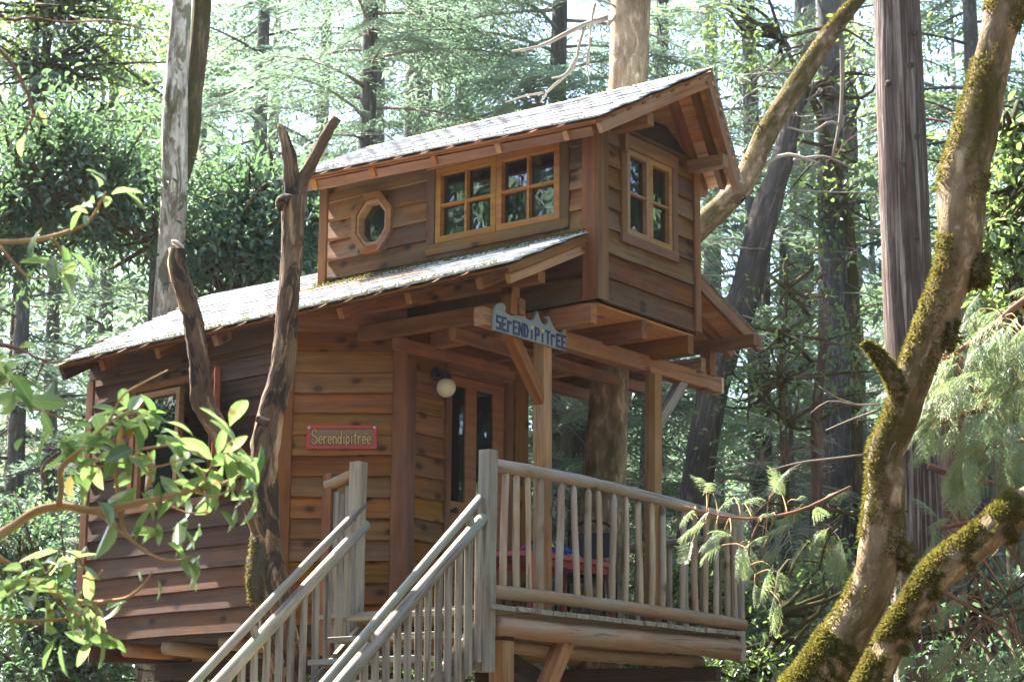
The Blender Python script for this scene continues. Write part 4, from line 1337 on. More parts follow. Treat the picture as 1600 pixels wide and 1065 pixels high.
def place(arr, R, p, sc):
    b, d, n, l, w, t = arr
    return [b @ R.T * sc + p, d @ R.T, n @ R.T, l * sc, w * sc, t]

def rotm(az, pitch, roll=0.0):
    ca, sa, cp, sp = math.cos(az), math.sin(az), math.cos(pitch), math.sin(pitch)
    X = V(ca * cp, sa * cp, sp); Y = V(-sa, ca, 0); Z = np.cross(X, Y)
    if roll:
        Y, Z = Y * math.cos(roll) + Z * math.sin(roll), Z * math.cos(roll) - Y * math.sin(roll)
    return np.stack([X, Y, Z], 1)

def conifer(name, label, x, y, h, r0, crown_from, blen, n, kind, fmat, bmat, seed, cat='tree', group=None, path=None, aim=None, dead=14, top=1.0, zmax=None, pitch=0.12):
    """A conifer: trunk, limbs and a crown of boughs. path: trunk points (x,y,z,r) if it is not straight."""
    g = np.random.default_rng(seed)
    z0 = terrain(x, y) - .2
    t = thing(name, label, cat, (x, y, z0), group)
    if path is None:
        lean = g.normal(0, .012, 2)
        path = [(x + lean[0] * k * h, y + lean[1] * k * h, z0 + k * h, r0 * (1.12 - k * .98) + .01) for k in np.linspace(0, 1, 9)]
        path[0] = (*path[0][:3], r0 * 1.35)
    P = smooth_path(path, 22)
    tube('trunk', t, P, bmat, 14, .03, seed, .05)
    zs = P[:, 2]
    def trunk_at(z):
        return V(np.interp(z, zs, P[:, 0]), np.interp(z, zs, P[:, 1]), z), np.interp(z, zs, P[:, 3])
    lib = branch_lib(kind)
    out = []
    limbs = []
    az = g.uniform(0, 6.28)
    ztop = min(zs[-1], zmax) if zmax else zs[-1]
    zb = z0 + crown_from
    for i in range(n):
        k = (i + g.uniform(0, .9)) / n
        z = zb + (ztop - zb) * k
        az += 2.399 + g.normal(0, .35)
        a = az
        if aim is not None and g.random() < aim[1]: a = aim[0] + g.normal(0, .7)
        rel = (z - zb) / max(z0 + h - zb, 1)
        ln = blen * (1 - rel) ** .7 * g.uniform(.6, 1.12) * (.75 + .25 * min(1, rel * 6)) + .3
        c, rr = trunk_at(z)
        R = rotm(a, pitch + g.normal(0, .13) - .10 * (1 - rel), g.normal(0, .25))
        arr, ax, tl = lib[int(g.integers(4))]
        out.append(place(arr, R, c, ln))
        s = np.linspace(0, 1, 6)
        q = ax(s) @ R.T * ln + c
        limbs.append(np.c_[q, (0.010 + .008 * ln) * (1 - .85 * s)])
        for (p, e) in tl[::3]:
            limbs.append(np.c_[np.array([p, (p + e) / 2 + V(0, 0, .01), e]) @ R.T * ln + c, [.006, .005, .003]])
    for i in range(dead):
        z = g.uniform(z0 + 2.0, max(zb + 2, z0 + 4))
        c, rr = trunk_at(z)
        a = g.uniform(0, 6.28); ln = g.uniform(.5, 1.8)
        s = np.linspace(0, 1, 6)
        q = c + np.stack([np.cos(a + s * g.normal(0, .3)) * s * ln, np.sin(a + s * g.normal(0, .3)) * s * ln, s * ln * g.uniform(-.35, .15)], -1)
        limbs.append(np.c_[q, .016 * (1 - .8 * s)])
        for j in range(3):
            s0 = g.uniform(.3, .9); b = q[int(s0 * 5)]
            limbs.append(np.array([[*b, .006], [*(b + g.normal(0, .14, 3)), .004], [*(b + g.normal(0, .28, 3) + V(0, 0, -.1)), .002]]))
    tubes('branches', t, limbs, M_dead if kind == 'near' else bmat, 5 if kind == 'near' else 4, 0, seed)
    ar = [np.concatenate(q) for q in zip(*out)]
    c = ar[0].mean(0)
    mobj('crown', leaf_mesh('crown', ar, fmat, 'diamond', c), Matrix.Translation(Vector(c)), t)
    return t

def leafy(name, label, blobs, trunk, fmat, bmat, seed, clumps, leaf=0.085, per=16, cat='tree', group=None, limb_r=.03, spread=.26, wr=.45, droop=.25, trunk_name='trunk', sides=10, rough=.04):
    """A broad-leaved tree: trunk paths, limbs to leaf clumps inside the crown blobs (x,y,z,rx,ry,rz)."""
    g = np.random.default_rng(seed)
    b0 = trunk[0][0]
    t = thing(name, label, cat, b0[:3], group)
    allp = []
    for i, p in enumerate(trunk):
        sp_ = smooth_path(p, 16)
        allp.append(sp_)
        tube(trunk_name if i == 0 else 'limb', t, sp_, bmat, sides, rough, seed + i, .05)
    pts = np.vstack(allp)[:, :3]
    LV = Leaves()
    limbs = []
    vol = np.array([q[3] * q[4] * q[5] for q in blobs]); vol = vol ** .8 / (vol ** .8).sum()
    for i in range(clumps):
        q = blobs[int(g.choice(len(blobs), p=vol))]
        u = unit(g.normal(0, 1, 3)); r = abs(g.normal(0, .62)) + .12
        c = V(q[0], q[1], q[2]) + u * r * V(q[3], q[4], q[5])
        m = int(per * g.uniform(.6, 1.4))
        dirs = unit(g.normal(0, 1, (m, 3)) + u * .5 + V(0, 0, -droop))
        pos = c + dirs * g.uniform(.1, 1, (m, 1)) * spread
        nn = unit(g.normal(0, .55, (m, 3)) + V(0, 0, 1))
        ll = leaf * g.uniform(.65, 1.25, m)
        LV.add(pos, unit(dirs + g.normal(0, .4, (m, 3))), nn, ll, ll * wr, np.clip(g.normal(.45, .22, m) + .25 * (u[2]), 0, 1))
        if i % 3 == 0:
            j = int(np.argmin(np.linalg.norm(pts - c, axis=1) + g.uniform(0, .6, len(pts))))
            a = pts[j]; mdl = (a + c) / 2 + g.normal(0, .12, 3)
            limbs.append(np.array([[*a, limb_r], [*mdl, limb_r * .6], [*c, limb_r * .2]]))
            limbs[-1] = smooth_path(limbs[-1], 6)
    if limbs: tubes('branches', t, limbs, bmat, 5, 0, seed)
    ar = LV.cat(); c = ar[0].mean(0)
    mobj('crown', leaf_mesh('crown', ar, fmat, 'leaf', c), Matrix.Translation(Vector(c)), t)
    return t

def pxpath(rows, d, wscale=1.0):
    """Rows (px, py, width px[, extra depth]) to a limb path at distance d."""
    out = []
    for q in rows:
        dd = d + (q[3] if len(q) > 3 else 0)
        out.append((*at(q[0], q[1], dd), q[2] / 2 * dd / FPX * wscale))
    return out

def ground_path(rows, d, flare=1.3):
    """Like pxpath with the limb carried on straight down to the ground."""
    P = pxpath(rows, d)
    rev = P[0][2] > P[-1][2]
    if rev: P = P[::-1]
    lo, nx = np.array(P[0]), np.array(P[1])
    dr = nrm(lo[:3] - nx[:3])
    gz = terrain(lo[0], lo[1]) - .2
    k = min(.45, .5 * (lo[2] - gz))
    a = lo[:3] + dr * k
    b = a + V(dr[0] * .35, dr[1] * .35, -.6 * max(.2, a[2] - gz)); c = V(b[0], b[1], gz)
    return [(*c, lo[3] * flare), (*((b + c) / 2 * 1.0), lo[3] * (1 + flare) / 2), (*a, lo[3])] + P
# ---------------------------------------------------------------- trees that can be told apart
# fir growing up through the porch and out past the roofs
p = ground_path([(928, 1065, 84), (935, 940, 80), (944, 760, 70), (950, 640, 62), (957, 480, 60), (970, 250, 60), (982, 120, 60), (986, 0, 62), (990, -140, 58), (995, -500, 46)], 16.9, 1.25)
porch_fir = thing('fir_tree', 'mossy fir trunk rising through the porch and past both roofs', 'tree', p[0][:3])
tube('trunk', porch_fir, smooth_path(p, 46), M_fir, 20, .03, 3, .03)
tw = []
for rows in ([(950, 28, 9), (915, 38, 8), (880, 55, 7), (845, 72, 5), (800, 80, 3)], [(915, 38, 6), (905, 70, 5), (897, 105, 5), (870, 130, 5), (850, 150, 4), (845, 160, 3)], [(930, 5, 5), (925, 30, 4), (922, 55, 3), (920, 100, 3)],
             [(850, 145, 4), (820, 150, 3), (790, 160, 2)], [(900, 90, 4), (880, 118, 3), (862, 122, 2)], [(925, 60, 3), (917, 95, 3), (921, 130, 2)], [(950, 40, 5), (965, 20, 4), (900, -10, 3)]):
    tw.append(smooth_path(pxpath(rows, 16.8), 9))
tubes('branches', porch_fir, tw, M_dead, 6, .1, 4)

# straight red-grey cedar trunk on the right
p = ground_path([(1440, 1065, 84), (1428, 700, 80), (1416, 400, 77), (1401, 0, 70), (1394, -200, 64), (1380, -600, 50)], 17.5, 1.3)
ced = thing('cedar_tree', 'straight tall cedar trunk with stringy red-grey bark', 'tree', p[0][:3])
P = smooth_path(p, 60)
tube('trunk', ced, P, M_cedar, 40, .015, 8, .025)
g = np.random.default_rng(21)
for (x, y) in ((1430, 50), (1423, 102), (1434, 213), (1388, 130), (1410, 258), (1432, 372)):
    c = at(x, y, 17.5 - .205)
    k = tube_vf([(*(c + V(0, .03, 0)), .025), (*c, .028), (*(c + V(0, -.02, -.004)), .016)], 9)
    mobj('branch_stub', mesh('branch_stub', k[0], k[1], M_darkb, True, attrs={'tc': ('FLOAT_VECTOR', k[2])}), Matrix.Identity(4), ced)

def moss_fur(parent, path, n, ln, seed, thr=.45):
    """Short moss hairs standing off a limb, thickest on its upper side and in patches."""
    g = np.random.default_rng(seed)
    P = smooth_path(path, 60)
    T = unit(np.gradient(P[:, :3], axis=0))
    i = g.integers(0, 60, n)
    f = g.uniform(-.5, .5, n)
    c = P[i, :3] + T[i] * (f * np.linalg.norm(P[1, :3] - P[0, :3]))[:, None]
    u = unit(g.normal(0, 1, (n, 3)))
    u = unit(u - T[i] * np.sum(u * T[i], 1)[:, None])
    S_ = np.linspace(0, 1, 60)[i]
    ang = np.arctan2(u[:, 2], u[:, 0])
    patch = np.sin(S_ * 31 + ang * 1.3 + seed) + np.sin(S_ * 67 - ang * 2.1 + 1.7 * seed) * .8 + np.sin(ang * 3 + S_ * 12) * .5
    keep = (patch + u[:, 2] * 1.3 - u[:, 0] * .9 + g.normal(0, .25, n)) > thr
    c, u, i, S_ = c[keep], u[keep], i[keep], S_[keep]
    b = c + u * (P[i, 3] * .84)[:, None]
    m = len(b)
    d = unit(u + g.normal(0, .55, (m, 3)) + V(0, 0, -.25))
    nn = unit(g.normal(0, 1, (m, 3)))
    l = ln * g.uniform(.4, 1.3, m)
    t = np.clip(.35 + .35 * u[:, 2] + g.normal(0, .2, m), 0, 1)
    ar = (b, d, nn, l, l * .30, t)
    ce = b.mean(0)
    o = mobj('moss', leaf_mesh('moss', ar, F_moss, 'diamond', ce), Matrix.Translation(Vector(ce)), parent)
    tag(o, kind='stuff')

# mossy leaning maple, right foreground
p = ground_path([(1250, 1090, 92), (1274, 1065, 92), (1318, 1000, 90), (1358, 930, 82), (1377, 850, 82), (1384, 760, 70), (1386, 700, 66), (1405, 660, 64), (1424, 600, 65), (1450, 530, 66), (1474, 465, 66), (1500, 400, 80), (1501, 350, 82), (1504, 290, 88), (1529, 190, 78), (1549, 100, 66), (1573, 0, 68), (1600, -110, 64), (1660, -300, 52)], 11.0, 1.15)
map_ = thing('maple_tree', 'thick leaning maple trunk shaggy with moss, crossing the cedar', 'tree', p[0][:3])
tube('trunk', map_, smooth_path(p, 90) * np.array([1, 1, 1, .82]), M_mossy, 26, .07, 5, .07)
moss_fur(map_, p[3:], 60000, .025, 3, .3)
moss_fur(map_, p[3:6], 26000, .03, 4, -.1)
st = pxpath([(1408, 615, 30), (1385, 572, 22), (1364, 546, 15), (1350, 534, 4)], 10.95)
tube('stub', map_, smooth_path(st, 9), M_mossy, 10, .1, 6, .1)
moss_fur(map_, st, 3000, .03, 7, -1)
for rows, n in (([(1528, 395, 26), (1531, 425, 34), (1526, 450, 20)], 1500), ([(1484, 500, 14), (1486, 530, 22), (1478, 545, 12)], 800), ([(1398, 850, 20), (1414, 868, 30), (1405, 890, 20)], 900)):
    q = pxpath(rows, 10.95)
    tube('moss_clump', map_, smooth_path(q, 6), M_mossy, 9, .25, n, .2)
    moss_fur(map_, q, n, .04, n, -1)
tubes('twigs', map_, [smooth_path(pxpath(r, 10.9), 8) for r in ([(1376, 632, 3.5), (1340, 632, 3), (1290, 628, 2.4), (1267, 645, 1.6)], [(1372, 640, 3), (1330, 655, 2.4), (1290, 672, 1.6)], [(1335, 630, 2.4), (1310, 622, 2), (1280, 603, 1.4)],
      [(1350, 710, 3.5), (1300, 716, 3), (1250, 722, 2.5), (1200, 735, 1.5)], [(1260, 720, 2), (1230, 735, 1.5)], [(1400, 690, 2), (1393, 700, 1.5), (1388, 715, 1)])], M_dead, 5)

p = ground_path([(1350, 1090, 66), (1365, 1065, 65), (1395, 1000, 60), (1430, 950, 62), (1470, 895, 70), (1530, 848, 68), (1600, 790, 72), (1680, 740, 70), (1760, 640, 64), (1800, 480, 60), (1850, 200, 48), (1880, -100, 36), (1890, -400, 16)], 10.4, 1.2)
map2 = thing('maple_tree', 'mossy maple limb bending up out of the lower right corner', 'tree', p[0][:3])
tube('trunk', map2, smooth_path(p, 60) * np.array([1, 1, 1, .76]), M_mossy, 22, .07, 15, .07)
moss_fur(map2, p[3:10], 46000, .025, 13, .1)

# thin mossy bough behind the loft
p = [(*at(1010, 480, 20.5), .13)] + pxpath([(1085, 362, 38), (1120, 330, 36), (1160, 288, 36), (1185, 240, 34), (1202, 200, 34), (1232, 155, 32), (1262, 105, 30), (1290, 62, 26), (1320, 22, 22), (1345, -5, 18), (1390, -60, 14)], 20.0)
bz = terrain(at(950, 900, 20.8)[0], at(950, 900, 20.8)[1])
p = [(*(at(950, 900, 20.8)[:2]), bz - .2, .16), (*at(952, 680, 20.7), .14)] + p
bou = thing('maple_tree', 'slim crooked mossy tree slanting up beside the loft roof', 'tree', p[0][:3])
tube('trunk', bou, smooth_path(p, 44), M_mossy, 14, .09, 25, .08)
moss_fur(bou, p[3:], 26000, .030, 23, -.2)
tubes('twigs', bou, [smooth_path(pxpath(r, 20), 9) for r in ([(1165, 285, 9), (1190, 262, 7), (1225, 242, 6), (1280, 255, 4)], [(1240, 250, 5), (1290, 245, 4), (1330, 262, 3)], [(1312, 195, 5), (1300, 190, 5), (1270, 206, 4), (1230, 198, 3)], [(1315, 60, 9), (1316, 120, 7), (1312, 190, 6), (1300, 250, 4)], [(1210, 215, 5), (1180, 190, 3), (1150, 172, 2)])], M_dead, 5, .1)

# twin trunks behind the roof on the left
p = ground_path([(258, 560, 48), (262, 480, 46), (268, 380, 44), (272, 300, 42), (272, 200, 42), (276, 120, 36), (284, 0, 30), (290, -120, 28)], 20.6)
g_ = p
q = pxpath([(276, 300, 26), (300, 215, 24), (303, 150, 26), (310, 80, 28), (316, 0, 28), (322, -120, 26)], 20.75)
twin = thing('maple_tree', 'pale lichened twin trunk with a dark mossy stem, behind the low roof', 'tree', p[0][:3])
tube('trunk', twin, smooth_path(p, 34), M_lichen, 16, .03, 31, .04)
tube('stem', twin, smooth_path(q, 22), M_brown, 14, .05, 33, .05)

# the forked, charred snag in front of the left wall
def snag():
    d = 14.25
    base = [(440, 1010, 62), (428, 930, 58), (418, 870, 56), (415, 800, 44)]
    pr = ground_path([(a_, b_, c_ * .92) for (a_, b_, c_) in base + [(413, 740, 44), (414, 690, 46), (424, 640, 44), (438, 590, 40), (445, 540, 38), (450, 470, 36), (456, 400, 36), (459, 340, 38), (461, 305, 44)]], d, 1.2)
    t = thing('dead_tree', 'charred forked dead tree standing before the left wall', 'dead tree', pr[0][:3])
    tube('trunk', t, smooth_path(pr, 80), M_snag, 20, .09, 41, .09)
    L_ = pxpath([(412, 840, 40), (398, 800, 36), (385, 760, 38), (362, 705, 36), (338, 665, 38), (318, 630, 40), (313, 580, 36), (307, 540, 34), (299, 490, 34), (286, 450, 32), (276, 415, 30), (276, 388, 28)], d - .05, .88)
    L_[0] = (*at(416, 850, 14.25), .07)
    tube('stem', t, smooth_path(L_, 60), M_snag, 18, .10, 43, .09)
    cut = at(277, 384, d - .05)
    tube('cut_top', t, [(*cut, .050), (*(cut + V(.006, 0, .012)), .049), (*(cut + V(.012, 0, .022)), .036)], M_cutend, 12, .14)
    f1 = pxpath([(461, 318, 38), (456, 285, 30), (452, 250, 27), (446, 222, 22), (438, 200, 12), (434, 193, 3)], d, .85)
    f2 = pxpath([(462, 318, 38), (474, 282, 24), (490, 250, 22), (505, 220, 19), (519, 196, 18), (527, 184, 16)], d, .85)
    tube('fork', t, smooth_path(f1, 16), M_snag, 14, .12, 44, .1)
    tube('fork', t, smooth_path(f2, 16), M_snag, 14, .12, 45, .1)
    for rows, r in (([(418, 662, 26), (408, 655, 20), (401, 652, 14)], 46), ([(322, 622, 24), (310, 614, 22), (303, 610, 14)], 47), ([(452, 315, 30), (441, 312, 24), (437, 318, 18), (439, 330, 12)], 48), ([(287, 440, 18), (274, 428, 14), (268, 418, 10)], 49)):
        tube('knot', t, smooth_path(pxpath(rows, d - .06, .85), 8), M_snag, 10, .08, r, .1)
    mo = pxpath([(402, 940, 26), (402, 900, 34), (405, 860, 30), (400, 838, 16)], d - .06)
    tube('moss_clump', t, smooth_path(mo, 12), M_darkb, 12, .15, 50, .15)
    moss_fur(t, mo, 1600, .03, 51, -1)
    for i, (x, y) in enumerate(((330, 652), (345, 668), (414, 655))):
        pass
snag()
print('TREES1')

# middle-distance trunks on the right
def trunk_tree(name, label, rows, d, mat, seed, sides=14, rough=.04, lob=.05, cat='tree'):
    p = ground_path(rows, d)
    t = thing(name, label, cat, p[0][:3])
    tube('trunk', t, smooth_path(p, 34), mat, sides, rough, seed, lob)
    return t, p
def twiggy(t, p, n, d, seed, zlo, zhi, ln=1.6, mat=None):
    g = np.random.default_rng(seed)
    P = smooth_path(p, 60)
    out = []
    for i in range(n):
        z = g.uniform(zlo, zhi)
        c = V(np.interp(z, P[:, 2], P[:, 0]), np.interp(z, P[:, 2], P[:, 1]), z)
        a = g.uniform(0, 6.28); l = g.uniform(.4, 1) * ln
        s = np.linspace(0, 1, 8)
        wob = np.cumsum(g.normal(0, .04, (8, 3)), 0)
        q = c + np.stack([np.cos(a) * s * l, np.sin(a) * s * l, s * l * g.uniform(-.3, .3) - .2 * s * s * l], -1) + wob * s[:, None]
        out.append(np.c_[q, .014 * (1 - .8 * s)])
        for j in range(5):
            k = int(g.integers(2, 8)); b = q[k]
            e = unit(g.normal(0, 1, 3) + V(0, 0, -.3)) * g.uniform(.15, .45)
            out.append(np.array([[*b, .006], [*(b + e * .5 + g.normal(0, .03, 3)), .004], [*(b + e), .0025]]))
    tubes('branches', t, out, mat or M_dead, 4, 0, seed)
t, p = trunk_tree('fir_tree', 'grey fir trunk with dead twigs standing left of the cedar', [(1310, 1065, 60), (1308, 700, 56), (1305, 480, 52), (1302, 250, 46), (1298, 100, 42), (1294, -100, 38)], 24.5, M_greyb, 61)
twiggy(t, p, 46, 24.5, 62, 3, 13, 2.0)
t, p = trunk_tree('maple_tree', 'dark leaning trunk in shade behind the porch beam end', [(1075, 900, 50), (1088, 760, 48), (1108, 640, 46), (1140, 520, 46), (1172, 430, 46), (1190, 350, 44), (1225, 240, 36), (1250, 120, 30)], 23.0, M_darkb, 63, rough=.1, lob=.1)
twiggy(t, p, 26, 23, 64, 3, 10, 1.5)
t, p = trunk_tree('madrone_tree', 'slender reddish peeling trunk beside the grey fir', [(1270, 900, 18), (1277, 720, 19), (1276, 640, 18), (1284, 560, 14), (1290, 470, 10)], 22.5, M_madb, 65, rough=.1)
twiggy(t, p, 14, 22, 66, 3, 8, 1.3, M_redtwig)
t, p = trunk_tree('fir_tree', 'slim shaded trunk seen through the porch beside its post', [(868, 900, 26), (872, 700, 24), (876, 560, 22), (880, 300, 18)], 28, M_greyb, 67)
t, p = trunk_tree('fir_tree', 'dark burl-knotted trunk seen through the porch left of the fir', [(893, 900, 30), (895, 740, 32), (898, 670, 36), (905, 640, 24), (902, 560, 22), (896, 300, 20)], 26.5, M_darkb, 69, rough=.1, lob=.15)
t, p = trunk_tree('fir_tree', 'thin grey trunk in the haze at the left edge below the madrone', [(78, 800, 24), (80, 560, 22), (86, 430, 20), (92, 200, 16)], 29, M_greyb, 71)
t, p = trunk_tree('fir_tree', 'broad shadowed trunk low on the left edge behind the leaves', [(85, 1060, 34), (82, 940, 34), (80, 700, 30)], 26, M_darkb, 73)
t, p = trunk_tree('fir_tree', 'thin dark trunk on the left between the low branch and the house', [(236, 560, 16), (240, 440, 16), (246, 300, 14)], 27, M_darkb, 74)
for x, w_, d, lab in ((652, 44, 33, 'thick hazy fir trunk above the roof ridge at the top edge'), (588, 26, 31, 'medium dark fir trunk above the loft eave, left of the thick one'), (693, 24, 36, 'thin hazy trunk right of the thick fir trunk above the ridge'), (1255, 36, 34, 'faint wide trunk between the loft bough and the grey fir')):
    t, p = trunk_tree('fir_tree', lab, [(x - 4, 500, w_ * 1.1), (x, 200, w_), (x + 3, 0, w_ * .9), (x + 5, -200, w_ * .75)], d, M_greyb, 80 + x)
    twiggy(t, p, 20, d, x, 6, 14, 1.6)
for x, w_, d, lab in ((1200, 20, 27, 'thin dark sapling right of the porch corner'), (1228, 26, 30, 'shaded trunk low behind the porch corner foliage'), (1490, 46, 21, 'reddish shaded trunk low between the two mossy maples')):
    t, p = trunk_tree('fir_tree', lab, [(x + 6, 1065, w_ * 1.1), (x, 800, w_), (x - 4, 560, w_ * .8), (x - 2, 350, w_ * .6)], d, M_darkb if x < 1300 else M_madb, 80 + x)
    twiggy(t, p, 14, d, x, 3, 9, 1.3, M_redtwig if x > 1300 else None)

# conifers ----------------------------------------------------------
def gx(px, d):
    q = at(px, 600, d); return float(q[0]), float(q[1])
CON = [  # px, distance, height, radius, crown from, bough length, boughs, kind, needles, bark, label
 (560, 24.5, 17, .17, 4.5, 3.0, 70, 'near', F_bright, M_greyb, 'sunlit fir with drooping pale boughs above the loft eave', 12.6),
 (840, 25.5, 18, .18, 5.0, 3.2, 76, 'near', F_bright, M_greyb, 'sunlit fir with pale boughs behind the roof peak', 13.0),
 (1010, 30, 20, .18, 4.0, 3.0, 66, 'mid', F_bright, M_greyb, 'pale fir between the porch fir and the loft peak'),
 (400, 30, 19, .16, 3.0, 2.9, 96, 'mid', F_blue, M_greyb, 'soft grey-green fir behind the forked snag'),
 (480, 37, 20, .2, 3.0, 3.4, 70, 'mid', F_fir, M_greyb, 'tall dim fir behind the grey-green fir on the left'),
 (1190, 27.5, 19, .17, 2.5, 3.0, 60, 'near', F_blue, M_greyb, 'blue-green fir right of the loft peak'),
 (1330, 27, 18, .16, 2.0, 2.8, 54, 'near', F_blue, M_greyb, 'dense blue-green fir behind the straight cedar'),
 (1110, 36, 22, .2, 3.0, 3.4, 70, 'mid', F_fir, M_greyb, 'tall fir in the haze behind the loft bough'),
 (1540, 26, 18, .16, 3.5, 2.9, 72, 'mid', F_fir, M_greyb, 'green fir at the right edge behind the leaning maple'),
 (1450, 36, 22, .2, 2.0, 3.4, 70, 'mid', F_blue, M_greyb, 'hazy tall fir right of the cedar trunk'),
 (40, 27, 13, .15, 1.5, 2.6, 74, 'mid', F_blue, M_greyb, 'dark blue-green fir low at the left edge'),
 (170, 35, 19, .16, 2.0, 3.0, 84, 'mid', F_fir, M_greyb, 'hazy fir left of the pale twin trunk'),
 (720, 38, 22, .2, 3.0, 3.4, 70, 'mid', F_blue, M_greyb, 'tall hazy fir over the middle of the loft roof'),
 (925, 33, 9, .1, .5, 2.2, 60, 'mid', F_bright, M_greyb, 'young bright fir seen through the porch'),
 (990, 26.0, 7.5, .09, .5, 1.9, 60, 'near', F_bright, M_greyb, 'small sunlit fir just right of the porch fir trunk'),
 (1230, 23.0, 6.2, .08, .3, 1.8, 70, 'near', F_blue, M_greyb, 'bushy young fir behind the porch corner'),
 (1420, 24, 6.0, .08, .3, 1.7, 60, 'near', F_fir, M_greyb, 'bushy young fir low behind the cedar trunk'),
 (1590, 21, 6.5, .08, .3, 1.8, 64, 'near', F_fir, M_greyb, 'young fir low at the right edge behind the mossy limb'),
 (130, 24, 5.6, .08, .3, 1.7, 60, 'near', F_blue, M_greyb, 'young blue-green fir low left beneath the madrone leaves'),
]
for i, row in enumerate(CON):
    px, d, h, r, cf, bl, n, kd, fm, bm, lab = row[:11]
    x, y = gx(px, d)
    conifer('fir_tree', lab, x, y, h, r, cf, bl, int(n * (.92 if h > 8 else .50)), kd, fm, bm, 200 + i, dead=10, zmax=row[11] if len(row) > 11 else None, aim=(-math.pi / 2, .5) if len(row) > 11 else None)

# broad-leaved trees --------------------------------------------------
def wb3(px, py, d, rx, ry=None, rz=None):
    q = at(px, py, d); return (q[0], q[1], q[2], rx, ry or rx, rz or rx)
leafy('maple_tree', 'bright light-green leafy tree filling the top left corner', [wb3(40, 60, 28, 1.5, 1, 1.0), wb3(140, 110, 28.5, 1.3, 1, .8), wb3(10, 190, 28, 1.0), wb3(190, 20, 28, 1.1, 1, .9), wb3(90, -60, 28, 1.7, 1, .9), wb3(205, 200, 28.5, .8, .7, .6)],
      [ground_path([(20, 700, 26), (30, 500, 26), (45, 300, 22), (70, 100, 16), (90, -80, 9)], 28)], F_leaf, M_brown, 301, 800, .09, 10, spread=.34)
leafy('bay_tree', 'dark glossy-leaved tree behind the low roof on the left', [wb3(110, 235, 21.5, .75, .8, .55), wb3(60, 300, 21.5, .7, .8, .6), wb3(190, 290, 22, .6, .7, .6), wb3(170, 340, 21.4, .5, .6, .4), wb3(20, 380, 21.5, .5, .6, .6)],
      [ground_path([(-80, 800, 44), (-75, 500, 40), (-40, 300, 32), (30, 287, 28), (80, 300, 26), (130, 318, 24), (180, 345, 24), (240, 380, 20)], 21.3)], F_bay, M_brown, 303, 760, .09, 13, spread=.32, trunk_name='limb')
leafy('bay_tree', 'dark dense leafy bush between the twin trunk and the snag', [wb3(370, 330, 21, .75, .7, .5), wb3(440, 370, 21, .6, .7, .5), wb3(330, 400, 21, .5, .6, .35), wb3(480, 330, 21.5, .5, .6, .5), wb3(410, 290, 21.5, .4, .5, .3)],
      [ground_path([(360, 600, 20), (370, 480, 18), (390, 380, 12), (410, 320, 7)], 21.2)], F_bay, M_brown, 305, 760, .09, 13, spread=.30)
leafy('madrone_tree', 'glossy green leafy crown hanging between loft peak and cedar', [wb3(1180, 90, 24, .6), wb3(1240, 160, 24.5, .6), wb3(1340, 260, 24, .6), wb3(1270, 330, 24, .55), wb3(1150, 30, 24, .6), wb3(1350, 90, 24.5, .5)],
      [ground_path([(1340, 700, 18), (1335, 480, 17), (1320, 300, 14), (1280, 180, 10), (1220, 60, 6)], 24.2)], F_leaf, M_brown, 307, 170, .095, 8, spread=.42)
leafy('madrone_tree', 'leafy madrone mid-height behind the porch beam end', [wb3(1180, 560, 22, .5), wb3(1250, 480, 22.5, .6), wb3(1150, 640, 22, .4), wb3(1230, 600, 22.5, .5), wb3(1330, 560, 23, .5)],
      [ground_path([(1230, 900, 15), (1225, 700, 14), (1222, 560, 10), (1230, 450, 5)], 22.2)], F_leaf, M_brown, 309, 150, .085, 8, spread=.42)
leafy('madrone_tree', 'leafy madrone at the far right edge beside the maple', [wb3(1560, 350, 18, .45), wb3(1590, 240, 18, .4), wb3(1580, 440, 18, .4)],
      [ground_path([(1585, 700, 22), (1588, 500, 20), (1590, 300, 14), (1580, 200, 8)], 18)], F_leaf, M_brown, 311, 160, .10, 10, spread=.22)
leafy('understory_bush', 'low leafy bush glowing under the porch deck', [wb3(960, 1010, 21, .9, .8, .5), wb3(1060, 900, 22, .8, .7, .5), wb3(1180, 960, 21, .8, .7, .5)],
      [ground_path([(1000, 1100, 14), (1000, 1050, 12), (1010, 980, 6)], 21.2)], F_leaf, M_brown, 313, 420, .085, 11, spread=.25, cat='bush')
leafy('understory_bush', 'low leafy bush at the lower left behind the house corner', [wb3(60, 980, 20, .7, .7, .5), wb3(150, 1040, 20, .6, .6, .5), wb3(30, 850, 21, .6)],
      [ground_path([(80, 1120, 14), (82, 1060, 12), (80, 980, 6)], 20.2)], F_bay, M_brown, 315, 380, .08, 12, spread=.24, cat='bush')
leafy('understory_bush', 'bright leafy bush lit by sun below the house floor', [wb3(420, 1060, 24, 1.2, .8, .5), wb3(650, 1060, 24, 1.4, .8, .5), wb3(250, 1050, 24, 1.0, .8, .5)],
      [ground_path([(420, 1150, 14), (422, 1090, 12), (420, 1040, 6)], 24.2)], F_leaf, M_brown, 317, 420, .085, 11, spread=.25, cat='bush')
leafy('understory_bush', 'low leafy shrub at the bottom between porch and leaning maple', [wb3(1180, 1040, 18, .5, .5, .35), wb3(1280, 900, 19, .5, .5, .4), wb3(1120, 1060, 18, .4)],
      [ground_path([(1200, 1130, 10), (1205, 1060, 9), (1210, 960, 5)], 18.2)], F_leaf, M_brown, 319, 130, .075, 10, spread=.22, cat='bush')
leafy('understory_bush', 'low leafy shrub in the lower right corner behind the mossy limb', [wb3(1500, 1000, 17, .5, .5, .4), wb3(1580, 940, 17, .45), wb3(1560, 1050, 16, .4)],
      [ground_path([(1520, 1130, 10), (1525, 1060, 9), (1530, 960, 5)], 17.2)], F_bay, M_brown, 321, 120, .075, 10, spread=.22, cat='bush')
print('TREES2')

